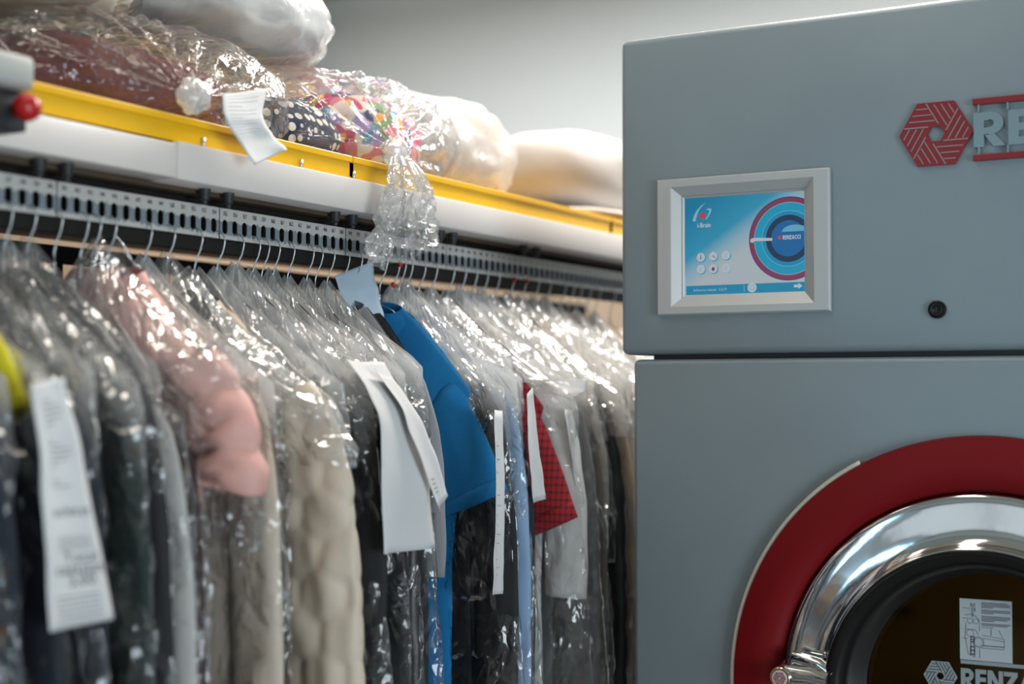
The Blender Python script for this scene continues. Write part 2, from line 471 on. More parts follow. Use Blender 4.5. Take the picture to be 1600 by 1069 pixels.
# ------------------------------------------------------------------ dry cleaning machine
FY = 2.53
mc = root('dry_cleaning_machine', (-0.35, 3.1, 0), 'tall grey steel dry cleaning machine with round red-ringed door and touch screen', 'machine')
o = G().box(-1.195, 0.52, FY, 3.72, 1.517, 2.118, 0.013, 3).mk('upper_cabinet', M['steel'], mc); auto_smooth(o); o.location -= Vector((-0.35, 3.1, 0))
def put(o): o.location = o.location - Vector((-0.35, 3.1, 0)); return o
lc = put(auto_smooth(G().box(-1.170, 0.52, FY, 3.72, 0.06, 1.508, 0.011, 3).mk('lower_cabinet', M['steel'], mc)))
put(G().box(-1.135, 0.49, FY + 0.02, 3.70, 1.50, 1.53).mk('recessed_joint', M['dark'], mc))
put(G().box(-1.12, 0.47, FY + 0.05, 3.68, 0.0, 0.07).mk('plinth', M['dark'], mc))
cut(bpy.data.objects['upper_cabinet'], G().box(-1.068, -0.83, FY - .1, FY + .03, 1.62, 1.81))
cut(lc, G().prism([(-0.523 + .346 * math.cos(2 * PI * k / 96), .932 + .346 * math.sin(2 * PI * k / 96)) for k in range(96)], FY - .1, FY + .75))
# control panel frame with sloping inner bevel
def frame_ring(g, x0, x1, z0, z1, prof):
    """prof: list of (inset in x, inset in z, y)"""
    base = len(g.V); n = len(prof)
    for (d, e, y) in prof:
        for (x, z) in ((x0 + d, z0 + e), (x1 - d, z0 + e), (x1 - d, z1 - e), (x0 + d, z1 - e)): g.V.append(Vector((x, y, z)))
    for i in range(n - 1):
        for k in range(4):
            k2 = (k + 1) % 4
            g.F.append([base + i * 4 + k, base + i * 4 + k2, base + i * 4 + 4 + k2, base + i * 4 + 4 + k])
    return g
g = G()
frame_ring(g, -1.115, -0.784, 1.589, 1.843, [(0, 0, FY + .002), (0, 0, FY - .008), (.003, .003, FY - .012), (.028, .0155, FY - .0125), (.030, .017, FY - .0115), (.0505, .0365, FY + .0035), (.056, .042, FY + .0155)])
fr = put(g.mk('panel_frame', M['frame'], mc))
SX0, SX1, SZ0, SZ1 = -1.062, -0.834, 1.6265, 1.8035
SY = FY + 0.004
def emis(name, col, s=0.88): return mat('screen_' + name, (0.01, 0.01, 0.01), 0.25, emit=(col, s))
def grad_screen():
    m = bpy.data.materials.new('screen_background'); m.use_nodes = True
    nt = m.node_tree; N, L = nt.nodes, nt.links
    b = N['Principled BSDF']; b.inputs['Base Color'].default_value = (0.01, 0.01, 0.01, 1); b.inputs['Roughness'].default_value = 0.25
    tc = N.new('ShaderNodeTexCoord'); sp = N.new('ShaderNodeSeparateXYZ'); L.new(tc.outputs['Generated'], sp.inputs[0])
    m1 = N.new('ShaderNodeMath'); m1.operation = 'MULTIPLY_ADD'; m1.inputs[1].default_value = -0.85
    L.new(sp.outputs[0], m1.inputs[0]); L.new(sp.outputs[2], m1.inputs[2])
    r = N.new('ShaderNodeValToRGB'); L.new(m1.outputs[0], r.inputs[0])
    e = r.color_ramp.elements
    e[0].position = 0.02; e[0].color = (0.38, 0.43, 0.47, 1)
    e[1].position = 0.85; e[1].color = (0.0, 0.17, 0.33, 1)
    q = e.new(0.36); q.color = (0.02, 0.26, 0.42, 1)
    q = e.new(0.20); q.color = (0.22, 0.38, 0.48, 1)
    L.new(r.outputs[0], b.inputs['Emission Color']); b.inputs['Emission Strength'].default_value = 0.85
    return m
scr = put(G().box(SX0 - 0.004, SX1 + 0.004, SY, SY + 0.012, SZ0 - 0.004, SZ1 + 0.004).mk('touch_screen', grad_screen(), mc))
def scr_part(name, g, m, lay): # graphics lie in layers a fraction of a millimetre apart
    for v in g.V: v.y = SY - 0.0004 * lay
    o = g.mk(name, m, scr); o.location = Vector((0, 0, 0)); return o
def flat(g, poly):
    b = len(g.V); g.V += [Vector((x, 0, z)) for x, z in poly]; g.F.append([b + i for i in range(len(poly))]); return g
def clipx(poly, xm):
    out = []
    for i, p in enumerate(poly):
        q = poly[(i + 1) % len(poly)]
        if p[0] <= xm: out.append(p)
        if (p[0] <= xm) != (q[0] <= xm):
            t = (xm - p[0]) / (q[0] - p[0]); out.append((xm, p[1] + t * (q[1] - p[1])))
    return out
def SP(s, t): return (SX0 + s * (SX1 - SX0), SZ1 - t * (SZ1 - SZ0))
dcx, dcz = SP(.872, .46)
def disc(r, cx=dcx, cz=dcz, xm=SX1, n=56): return clipx([(cx + r * math.cos(2 * PI * k / n), cz + r * math.sin(2 * PI * k / n)) for k in range(n)], xm)
E_ = {}
for k, c in dict(purple=(.03, .03, .13), crimson=(.18, .025, .075), white=(.42, .47, .50), cyan=(.0, .27, .44), blue=(.0, .10, .30), navy=(.004, .02, .06), pale=(.20, .42, .52), bar=(.0, .20, .36), red=(.42, .05, .06), sky=(.10, .34, .50), azure=(.0, .21, .40)).items():
    E_[k] = emis(k, c)
for i, (r, k) in enumerate([(.0755, 'purple'), (.0738, 'crimson'), (.0655, 'white'), (.0648, 'cyan'), (.0505, 'pale'), (.0497, 'azure'), (.0425, 'navy'), (.0325, 'blue')]):
    scr_part('door_graphic', flat(G(), disc(r)), E_[k], 1 + i)
g = G(); flat(g, clipx([(dcx + .012 + .024 * math.cos(R(a)), dcz + .012 + .012 * math.sin(R(a))) for a in range(0, 181, 12)], SX1)); scr_part('door_glare', g, E_['sky'], 9)
g = G(); flat(g, [(dcx - .0695, dcz - .002), (dcx - .03, dcz - .003), (dcx - .03, dcz + .002), (dcx - .064, dcz + .004), (dcx - .0695, dcz + .003)]); flat(g, [(dcx - .068 + .004 * math.cos(R(a)), dcz - .001 + .004 * math.sin(R(a))) for a in range(0, 360, 30)])
scr_part('handle_graphic', g, E_['white'], 10)
g = G(); word(g, 'RENZACCI', dcx - .0105, dcz - .002, .0076, 0, 0, .05, .72); scr_part('screen_lettering', g, E_['white'], 10)
g = G(); flat(g, [(dcx - .0165 + .0038 * math.cos(R(a)), dcz + .002 + .0038 * math.sin(R(a))) for a in range(0, 360, 60)]); scr_part('screen_emblem', g, E_['red'], 10)
g = G(); flat(g, [SP(0, .905), SP(1, .905), SP(1, 1), SP(0, 1)]); scr_part('status_bar', g, E_['bar'], 1)
g = G(); p = SP(.065, .965); text(g, 'Software release:  1.15.19', (p[0], 0, p[1]), (.82, 0, 0), (0, 0, 1), .0072); scr_part('status_text', g, E_['white'], 2)
g = G(); p = SP(.565, .945); flat(g, [(p[0] + .0088 * math.cos(R(a)), p[1] + .0088 * math.sin(R(a))) for a in range(0, 360, 20)]); flat(g, [SP(.497, .915), SP(.5, .915), SP(.5, .985), SP(.497, .985)]); scr_part('status_button', g, E_['white'], 2)
g = G()
for q in ringpoly(p[0], p[1], .0035, .0055, 0, 360, 24): flat(g, q)
scr_part('status_button_symbol', g, E_['pale'], 3)
g = G(); p = SP(.945, .945); a_, b_ = p
flat(g, [(a_ - .008, b_ + .0025), (a_ - .008, b_ - .0025), (a_ + .0005, b_ - .0025), (a_ + .0005, b_ + .0025)]); flat(g, [(a_ + .0005, b_ - .0055), (a_ + .008, b_), (a_ + .0005, b_ + .0055)]); scr_part('arrow', g, E_['white'], 2)
icons = [(.13, .61), (.237, .605), (.347, .60), (.13, .735), (.237, .735), (.347, .735)]
for i, (s, t) in enumerate(icons):
    p = SP(s, t)
    g = G(); flat(g, [(p[0] + .0012 + .0086 * math.cos(R(a)), p[1] - .0012 + .0086 * math.sin(R(a))) for a in range(0, 360, 20)]); scr_part('icon_shadow', g, E_['cyan' if i != 5 else 'pale'], 1)
    g = G(); flat(g, [(p[0] + .0082 * math.cos(R(a)), p[1] + .0082 * math.sin(R(a))) for a in range(0, 360, 20)]); scr_part('icon_disc', g, E_['white'], 2)
    g = G()
    if i == 0: flat(g, [(p[0] - .001, p[1] - .004), (p[0] + .001, p[1] - .004), (p[0] + .001, p[1] + .0015), (p[0] - .001, p[1] + .0015)]); flat(g, [(p[0] - .001, p[1] + .0025), (p[0] + .001, p[1] + .0025), (p[0] + .001, p[1] + .0045), (p[0] - .001, p[1] + .0045)])
    elif i == 1: flat(g, [(p[0] + .004, p[1] - .004), (p[0] + .0045, p[1] - .003), (p[0] - .001, p[1] + .002), (p[0] - .002, p[1] + .001)])
    elif i == 4: flat(g, [(p[0] + .003 * math.cos(R(a)), p[1] - .0005 + .0038 * math.sin(R(a))) for a in range(0, 360, 30)])
    else:
        for q in ringpoly(p[0], p[1], .0022, .0036, 20, 320, 16): flat(g, q)
    scr_part('icon_symbol', g, {0: E_['blue'], 1: E_['blue'], 4: E_['crimson']}.get(i, E_['pale']), 3)
def ZP(x, y):
    q = (x - 62) / 1097; t0, t1 = 132 - 72 * q, 1010 - 35 * q
    return SP(q, (y - t0) / (t1 - t0))
g = G()
for A, B in (([(252, 155), (205, 185), (165, 230), (138, 280), (125, 325)], [(252, 157), (225, 180), (195, 215), (172, 262), (155, 330)]), ([(258, 214), (285, 207), (308, 215), (300, 245), (280, 280), (256, 312)], [(262, 222), (276, 220), (286, 226), (283, 246), (268, 278), (248, 308)])):
    for k in range(len(A) - 1): flat(g, [ZP(*A[k]), ZP(*A[k + 1]), ZP(*B[k + 1]), ZP(*B[k])])
scr_part('logo_swoosh', g, E_['pale'], 1)
g = G(); p = ZP(220, 277); flat(g, [(p[0] + .0068 * math.cos(R(a + 30)), p[1] + .0068 * math.sin(R(a + 30))) for a in range(0, 360, 60)]); scr_part('logo_hexagon', g, E_['red'], 2)
g = G(); p = ZP(172, 388); text(g, 'i-Brain', (p[0], 0, p[1]), (.72, 0, 0), (0, 0, 1), .0128, .035); scr_part('logo_text', g, E_['white'], 2)

# maker's emblem and raised name
gb, gl = G(), G()
hexlogo(gb, gl, -0.5995, 1.8865, 0.0625, FY - 0.006, FY + 0.001, FY - 0.0068)
em = put(gb.mk('emblem', M['red_logo'], mc)); o = gl.mk('emblem_groove', M['groove'], em)
g = G(); word(g, 'RENZACCI', -0.5365, 1.8575, 0.0585, FY - 0.007, FY - 0.001, .06, 1.2); put(g.mk('raised_letters', M['chrome_letter'], mc))
g = G().box(-0.5375, -0.12, FY - 0.010, FY + 0.001, 1.929, 1.9395, .001).box(-0.5375, -0.12, FY - 0.010, FY + 0.001, 1.8345, 1.845, .001); put(g.mk('name_bar', M['red_logo'], mc))
for x in (-0.528, -0.481, -0.43):
    for a_ in (1.845, 1.9165): put(G().box(x - .0015, x + .0015, FY - .008, FY + .001, a_, a_ + .0125).mk('name_spacer', M['chrome_letter'], mc))
# key lock
lk = put(auto_smooth(G().lathe([(0.0, -0.008), (.011, -0.008), (.0145, -0.0065), (.0155, -0.003), (.0155, 0.001)], (-0.601, FY, 1.587), 32).mk('key_lock', M['gasket'], mc)))
G().lathe([(.0095, -0.0084), (.0088, -0.0092), (.0080, -0.0084)], (-0.601, FY, 1.587), 32).box(-0.602, -0.600, FY - .0086, FY - .007, 1.582, 1.592).mk('keyhole_ring', M['rubber'], lk)

# round door
DX, DZ = -0.523, 0.932
D = (DX, FY, DZ)
put(auto_smooth(G().lathe([(.437, .002), (.443, -.012), (.440, -.020), (.434, -.021), (.405, -.034), (.372, -.034), (.3555, -.024), (.350, -.012), (.349, .002)], D, 128).mk('red_door_ring', M['red_metal'], mc), 50))
g = G()
for i in range(40):
    pass
n = 60
Pv = []
for k in range(n + 1):
    q = R(118 + (206 - 118) * k / n)
    Pv.append((DX + .4445 * math.cos(q), FY - .012, DZ + .4445 * math.sin(q)))
put(G().tube(Pv, .0055, 8).mk('cream_seal_strip', M['cream_trim'], mc, True))
put(auto_smooth(G().lathe([(.349, -.004), (.347, -.020), (.344, -.023), (.338, -.0245), (.32, -.0255), (.30, -.026), (.28, -.0275), (.268, -.031), (.262, -.038), (.258, -.055)], D, 128).mk('chrome_door_dish', M['chrome'], mc), 60))
put(auto_smooth(G().lathe([(.258, -.045), (.261, -.062), (.258, -.068), (.250, -.069), (.236, -.062), (.222, -.03), (.214, .010), (.205, .035)], D, 128).mk('black_door_gasket', M['gasket'], mc), 60))
put(G().lathe([(.2605, -.0585), (.2625, -.0625), (.2605, -.0665), (.257, -.067)], D, 128).mk('gasket_edge_wire', M['chrome'], mc, True))
gm = bpy.data.materials.new('dark_door_glass'); gm.use_nodes = True
nt = gm.node_tree; nt.nodes.clear()
out = nt.nodes.new('ShaderNodeOutputMaterial'); tr = nt.nodes.new('ShaderNodeBsdfTransparent'); tr.inputs[0].default_value = (.75, .70, .62, 1)
gl_ = nt.nodes.new('ShaderNodeBsdfGlossy'); gl_.inputs['Roughness'].default_value = .02
fr_ = nt.nodes.new('ShaderNodeFresnel'); fr_.inputs[0].default_value = 1.45
mx = nt.nodes.new('ShaderNodeMixShader')
nt.links.new(fr_.outputs[0], mx.inputs[0]); nt.links.new(tr.outputs[0], mx.inputs[1]); nt.links.new(gl_.outputs[0], mx.inputs[2]); nt.links.new(mx.outputs[0], out.inputs[0])
GY = FY + .022
gp = put(G().lathe([(0.0, -.0042), (.08, -.004), (.16, -.0034), (.212, -.0025)], (DX, GY, DZ), 96).mk('door_glass', gm, mc, True))
# drum behind the glass
put(G().lathe([(.208, .03), (.30, .10), (.34, .12), (.34, .62), (.0, .62)], D, 72).mk('drum', M['drum'], mc, True))
g = G()
for q in (100, 160, 220, 280, 340, 40):
    a = R(q); c = (DX + .325 * math.cos(a), DZ + .325 * math.sin(a))
    g.tube([(c[0], FY + .13, c[1]), (c[0], FY + .6, c[1])], .022, 10)
put(g.mk('drum_rib', M['drum'], mc, True))
g = G()
for rr, yy in ((.29, .16), (.3, .30)):
    Pv = [(DX + rr * math.cos(R(a)), FY + yy, DZ + rr * math.sin(R(a))) for a in range(0, 361, 6)]
    g.tube(Pv, .004, 6, False)
put(g.mk('drum_hoop', M['zinc'], mc, True))
# print on the glass
gb, gl = G(), G()
LY = GY - .0085
hexlogo(gb, gl, -0.605, .966, 0.0285, LY, LY + .001, LY - .0006)
em = put(gb.mk('glass_emblem', M['letter_grey'], mc)); gl.mk('glass_emblem_line', M['dark'], em)
g = G(); word(g, 'RENZACCI', -0.571, .950, 0.033, LY, LY + .001, .05, .92); put(g.mk('glass_lettering', M['letter_grey'], mc))
put(G().box(-0.571, -0.36, LY, LY + .001, .9905, .9965).box(-0.571, -0.36, LY, LY + .001, .9365, .9425).mk('glass_name_bar', M['letter_grey'], mc))
# instruction sticker with a line drawing
st = put(G().box(-0.572, -0.487, LY + .0005, LY + .0015, .9975, 1.0995).mk('instruction_sticker', M['paper_grey'], mc))
g = G(); SLY = LY + .0002
def seg(g, x0, z0, x1, z1, w=.0005):
    p, q = Vector((x0, z0)), Vector((x1, z1)); d = (q - p).normalized(); n_ = Vector((-d.y, d.x)) * w
    g.prism([tuple(p + n_), tuple(q + n_), tuple(q - n_), tuple(p - n_)], SLY, SLY + .0004)
sx, sz = -0.572, .9975
def T(u, v): return sx + u * .085, sz + (1 - v) * .102
def sl(u0, v0, u1, v1, w=.0004): seg(g, *T(u0, v0), *T(u1, v1), w)
rnd = random.Random(5)
for k, v in enumerate([.05, .075, .10, .125, .17, .195, .22, .27, .295, .32, .345, .39, .415]):
    sl(.42, v, .42 + (.55 if k % 3 else .5) * (0.45 if k in (3, 6, 10) else 1), v, .0007)
sl(.22, .06, .22, .13); sl(.29, .06, .29, .13); sl(.22, .06, .25, .12); sl(.29, .06, .26, .12)
for u in (.235, .262): sl(u, .13, u, .30)
sl(.1, .27, .2, .25); sl(.2, .25, .3, .27); sl(.3, .27, .38, .35); sl(.38, .35, .38, .52); sl(.12, .4, .1, .62); sl(.1, .62, .16, .9); sl(.16, .9, .3, .95); sl(.05, .15, .2, .16); sl(.05, .32, .15, .32); sl(.05, .65, .15, .65); sl(.12, .5, .3, .5); sl(.3, .5, .36, .58)
for (u, v, r_) in ((.2, .36, .004), (.31, .36, .004), (.2, .56, .0055), (.36, .70, .0085), (.36, .70, .0068)):
    for q in ringpoly(*T(u, v), r_, r_ + .0006, 0, 360, 24): g.prism(q, SLY, SLY + .0004)
sl(.44, .58, .85, .62); sl(.44, .63, .85, .66); sl(.85, .62, .85, .78); sl(.45, .75, .85, .75, .0008); sl(.4, .79, .85, .79); sl(.6, .47, .6, .58, .0006); sl(.75, .48, .82, .6); sl(.42, .45, .65, .45); sl(.38, .8, .38, .96)
for v in (.62, .66, .70, .78, .84, .90): sl(.2, v, .29, v, .0009)
sl(.215, .6, .215, .93, .0006); sl(.275, .6, .275, .93, .0006); sl(.2, .78, .2, .92); sl(.29, .78, .29, .92); sl(.29, .14, .3, .2, .0008)
g.mk('sticker_drawing', M['ink'], st)
# door handle
hx, hz = -0.858, .953
hd = put(auto_smooth(G().lathe([(0.0, -.075), (.017, -.075), (.020, -.072), (.020, -.02), (.024, -.018), (.026, .0)], (hx, FY, hz), 40).tube([(hx, FY - .05, hz + .006), (hx + .05, FY - .06, hz + .008), (hx + .085, FY - .066, hz + .004)], [.017, .015, .014], 16).tube([(hx + .005, FY - .04, hz + .014), (hx + .02, FY - .05, hz + .034), (hx + .065, FY - .055, hz + .026), (hx + .09, FY - .06, hz + .012)], [.008, .012, .012, .009], 14).mk('door_handle', M['chrome'], mc), 45))
gb, gl = G(), G()
gb.lathe([(0.0, -.0755), (.0135, -.0755), (.0135, -.074)], (hx, FY, hz), 28)
gl2 = G(); gx = G()
hexlogo(gl2, gx, hx, hz, .0115, FY - .0764, FY - .0752, FY - .0770)
em = gb.mk('handle_cap', M['paper'], hd); gl2.mk('cap_emblem', M['red_logo'], hd); gx.mk('cap_emblem_groove', M['paper'], hd)

# ------------------------------------------------------------------ garment conveyor
PITCH_S = .02514
def slot_y(n): return 1.515 + (n - 140.5) * PITCH_S
PX = -1.610
cv = root('garment_conveyor', (-1.6, 2.4, 1.70), 'overhead garment conveyor with numbered slotted plates under a white beam', 'conveyor')
CVO = Vector((-1.6, 2.4, 1.70))
def cput(o): o.location = o.location - CVO; return o
# white beams, the far one overlapping the near one
g = G().box(-1.66, -1.552, 0.6, 1.712, 1.7745, 1.829, .004, 2); cput(auto_smooth(g.mk('white_beam', M['beam'], cv)))
g = G().box(-1.66, -1.548, 1.700, 4.4, 1.7725, 1.8325, .004, 2); cput(auto_smooth(g.mk('white_beam', M['beam'], cv)))
# plates of fourteen slots with print above
def slot_plate(n0):
    y0 = slot_y(n0 - .5) + .0012; p = PITCH_S; n = 14
    g = G(); za, zb = -.0245, .0265      # about plate centre z = 1.7245
    gw, sz_, sh = .0066, -.004, .0052
    K = 24
    half = (p * n - .0024) / 2
    for i in range(n):
        c = -half + (i + .5) * (2 * half / n); hw = half / n
        ring = []
        for k in range(K):
            a = 2 * PI * k / K
            ring.append((c + gw * math.cos(a), sz_ + (sh if math.sin(a) > 0 else -sh) * (1 if abs(math.sin(a)) > 1e-6 else 0) + gw * math.sin(a)))
        box_ = []
        for k in range(K):
            a = 2 * PI * k / K; cx, sy = math.cos(a), math.sin(a)
            if abs(cx) > abs(sy): x_, z_ = (hw if cx > 0 else -hw), sy / abs(cx)
            else: x_, z_ = cx / abs(sy) * hw, (1 if sy > 0 else -1)
            z2 = sz_ + (z_ * (zb - sz_) if z_ > 0 else z_ * (sz_ - za))
            box_.append((c + x_, z2))
        for depth, flip in ((0, False), (-.0008, True)):
            b = len(g.V)
            g.V += [Vector((depth, y, z)) for y, z in ring] + [Vector((depth, y, z)) for y, z in box_]
            for k in range(K):
                k2 = (k + 1) % K
                f = [b + k, b + k2, b + K + k2, b + K + k]
                g.F.append(f[::-1] if flip else f)
        b0 = len(g.V) - 4 * K; b1 = len(g.V) - 2 * K
        for k in range(K):
            k2 = (k + 1) % K
            g.F.append([b0 + k, b1 + k, b1 + k2, b0 + k2])
    o = g.mk('slotted_plate', M['plate'], cv)
    o.location = Vector((PX, y0 + half, 1.7245)) - CVO
    t = G()
    for i in range(n):
        s = str(n0 + i); hgt = .0105
        w = textw(s) * hgt * .78
        c = -half + (i + .5) * (2 * half / n)
        text(t, s, (.0006, c - w / 2, .0145), (0, .78, 0), (0, 0, 1), hgt, .006)
    t.mk('slot_numbers', M['ink'], o)
for n0 in (113, 127, 141, 155, 169, 183, 197, 211): slot_plate(n0)
cput(G().box(-1.632, -1.6125, 0.6, 4.4, 1.676, 1.7005, .002).mk('lower_rail', M['track'], cv))
cput(G().box(-1.664, -1.630, 0.6, 4.4, 1.70, 1.765, .002).mk('chain_channel', M['track'], cv))
cput(G().box(-2.35, -1.60, 0.6, 4.4, 1.7655, 1.7725).mk('shelf_board', M['brown_under'], cv))
# rubber bumpers in pairs and bolts
for px_, py_ in ((62, 243), (105, 252), (320, 290), (357, 297), (524, 330), (551, 335), (688, 358), (708, 362), (818, 382), (838, 386)):
    y = onx(px_, py_, -1.585).y
    b = auto_smooth(G().lathe([(.0, .0), (.0095, .0), (.0095, -.010), (.0075, -.013), (.0075, -.019), (.0045, -.021), (.004, -.027), (.0, -.027)], (-1.585, y, 1.7745), 16, 'Z').mk('rubber_bumper', M['rubber'], cv)); cput(b)
for px_, py_ in ((318, 222), (471, 256), (553, 268)):
    y = onx(px_, py_, -1.556).y
    cput(G().tube([(-1.556, y, 1.83), (-1.556, y, 1.8465)], .0032, 10).mk('bolt', M['zinc'], cv, True))
# return track beyond, with its dark toothed rail
g = G().box(-2.215, -2.20, 0.8, 4.4, 1.70, 1.735)
cput(g.mk('return_rail', M['track'], cv))
g = G().box(-2.21, -2.205, 0.8, 4.4, 1.575, 1.60)
y = 0.8
while y < 4.4: g.box(-2.21, -2.205, y, y + .008, 1.60, 1.625); y += .0255
cput(g.mk('toothed_rail', M['track'], cv))
for y in (1.55, 1.60, 2.02, 2.08, 2.62, 2.68, 3.2, 3.26):
    cput(G().box(-2.215, -2.20, y - .009, y + .009, 1.60, 1.705, .002).mk('track_hanger', M['track'], cv))

o = G().box(-2.62, -2.60, 0.6, 5.6, 0.0, 2.0, .003).mk('backing_board', mat('tan_board', (.42, .31, .22), .8, var=((.38, .28, .19), 2)))
tag(o, 'tan backing board standing behind the conveyor return track', 'board')

# emergency stop at the near end
es = root('emergency_stop', (-1.49, 1.31, 1.80), 'red emergency stop button on a grey housing at the near end of the white beam', 'switch')
ESO = Vector(es.location)
def eput(o): o.location = o.location - ESO; return o
eput(auto_smooth(G().box(-1.60, -1.475, 1.20, 1.352, 1.838, 1.884, .010, 3).mk('housing', M['grey_box'], es)))
eput(auto_smooth(G().box(-1.546, -1.492, 1.21, 1.352, 1.786, 1.838, .004, 2).mk('switch_body', M['rubber'], es)))
eput(auto_smooth(G().lathe([(.0, .034), (.010, .033), (.0165, .027), (.0185, .018), (.0165, .010), (.009, .008), (.009, 0)], (-1.493, 1.336, 1.815), 32, 'X').mk('red_button', M['red_btn'], es), 60))

# ------------------------------------------------------------------ yellow trays on the shelf
def tray(name, y0, y1, label):
    g = G().box(-2.30, -1.562, y0, y1, 1.8335, 1.837)
    for (a, b, c, d) in ((-1.5665, -1.5625, y0, y1), (-2.30, -2.296, y0, y1), (-2.30, -1.5625, y0, y0 + .004), (-2.30, -1.5625, y1 - .004, y1)): g.box(a, b, c, d, 1.8335, 1.868)
    r = root(name, (-1.9, (y0 + y1) / 2, 1.8335), label, 'tray', 'yellow trays on the shelf')
    o = g.mk('tray_body', M['yellow'], r); o.location -= Vector(r.location)
    l = G().box(-1.570, -1.5585, y0, y1, 1.862, 1.8745, .002).box(-2.304, -2.2925, y0, y1, 1.862, 1.8745, .002).box(-2.30, -1.56, y0 - .001, y0 + .008, 1.8625, 1.874, .002).box(-2.30, -1.56, y1 - .008, y1 + .001, 1.8625, 1.874, .002).mk('tray_rim', M['yellow'], r); l.location -= Vector(r.location)
YJ = onx(551, 262, -1.56).y
tray('yellow_tray', 1.30, YJ - .002, 'yellow plastic tray under the red blanket bag, nearer the red button')
tray('yellow_tray', YJ + .002, 3.25, 'yellow plastic tray under the white pillow, next to the grey machine')
tray('yellow_tray', 3.26, 4.3, 'yellow plastic tray at the far end, mostly behind the grey machine')

# ------------------------------------------------------------------ bundles and bags on the shelf
def lump(name, c, s, m, label, cat, seed, amp=.12, fold=3.0, group=None, sq=2.6, nu=72, nv=40, flat_z=None, crease=0.0):
    """soft folded bundle: a squarish ellipsoid with folds"""
    rings = []
    for j in range(nv + 1):
        v = -PI / 2 + PI * j / nv
        ring = []
        for k in range(nu):
            u = 2 * PI * k / nu
            def sp(x): return math.copysign(abs(x) ** (2 / sq), x)
            d = Vector((sp(math.cos(v)) * sp(math.cos(u)), sp(math.cos(v)) * sp(math.sin(u)), sp(math.sin(v))))
            p = Vector((d.x * s[0], d.y * s[1], d.z * s[2]))
            f = nz(p.x * fold * 4 + seed, p.y * fold * 3, p.z * fold * 5) + .5 * nz(p.x * fold * 9, p.y * fold * 8 + seed, p.z * fold * 10)
            if crease: f -= crease * (1 - min(1, abs(nz(p.x * 7 + seed, p.y * 7, p.z * 14 + 3)) * 5))
            p = p * (1 + amp * f)
            if flat_z is not None and p.z < flat_z - c[2]: p.z = flat_z - c[2]
            ring.append(p)
        rings.append(ring)
    o = G().loft(rings).mk(name, m, None, True)
    o.location = c
    return tag(o, label, cat, group)
red_fleece = mat('dark_red_fleece', (0.095, 0.007, 0.009), .95, var=((0.055, 0.004, 0.006), 14), bump=(90, .5, .004))
white_padding = mat('white_padding', (0.62, 0.63, 0.63), .9, bump=(20, .2, .01))
white_cotton = mat('white_cotton', (0.50, 0.47, 0.45), .9, bump=(16, .2, .01))
grey_padding = mat('grey_white_padding', (0.56, 0.59, 0.60), .9, bump=(18, .25, .01))
cream_padding = mat('cream_padding', (0.74, 0.70, 0.61), .9, bump=(12, .25, .02))
def dots_mat():
    m = mat('navy_polka_dot_cloth', (0.02, 0.03, 0.07), .8); nt = m.node_tree; N, L = nt.nodes, nt.links
    tc = N.new('ShaderNodeTexCoord'); v = N.new('ShaderNodeTexVoronoi'); v.inputs['Scale'].default_value = 46; v.inputs['Randomness'].default_value = .25
    L.new(tc.outputs['Object'], v.inputs['Vector'])
    lt = N.new('ShaderNodeMath'); lt.operation = 'LESS_THAN'; lt.inputs[1].default_value = .38; L.new(v.outputs['Distance'], lt.inputs[0])
    mx = N.new('ShaderNodeMix'); mx.data_type = 'RGBA'; mx.inputs['A'].default_value = (.02, .03, .07, 1); mx.inputs['B'].default_value = (.70, .68, .62, 1)
    L.new(lt.outputs[0], mx.inputs['Factor']); L.new(mx.outputs['Result'], N['Principled BSDF'].inputs['Base Color']); return m
def floral_mat():
    m = mat('many_coloured_floral_cloth', (.5, .1, .2), .8); nt = m.node_tree; N, L = nt.nodes, nt.links
    tc = N.new('ShaderNodeTexCoord'); v = N.new('ShaderNodeTexVoronoi'); v.inputs['Scale'].default_value = 38
    n = N.new('ShaderNodeTexNoise'); n.inputs['Scale'].default_value = 12
    vm = N.new('ShaderNodeVectorMath'); vm.operation = 'MULTIPLY_ADD'; vm.inputs[1].default_value = (.08, .08, .08)
    L.new(tc.outputs['Object'], n.inputs['Vector']); L.new(n.outputs['Color'], vm.inputs[0]); L.new(tc.outputs['Object'], vm.inputs[2]); L.new(vm.outputs[0], v.inputs['Vector'])
    sp = N.new('ShaderNodeSeparateColor'); L.new(v.outputs['Color'], sp.inputs[0])
    r = N.new('ShaderNodeValToRGB'); r.color_ramp.interpolation = 'CONSTANT'; L.new(sp.outputs[0], r.inputs[0])
    e = r.color_ramp.elements; cols = [(.55, .05, .16), (.03, .04, .14), (.70, .55, .50), (.72, .36, .05), (.10, .30, .42), (.62, .16, .22), (.35, .28, .55), (.72, .66, .60), (.12, .28, .10), (.45, .04, .10)]
    e[0].position = 0; e[0].color = (*cols[0], 1); e[1].position = .1; e[1].color = (*cols[1], 1)
    for i, c in enumerate(cols[2:]): q = e.new(.2 + .1 * i); q.color = (*c, 1)
    L.new(r.outputs[0], N['Principled BSDF'].inputs['Base Color']); return m

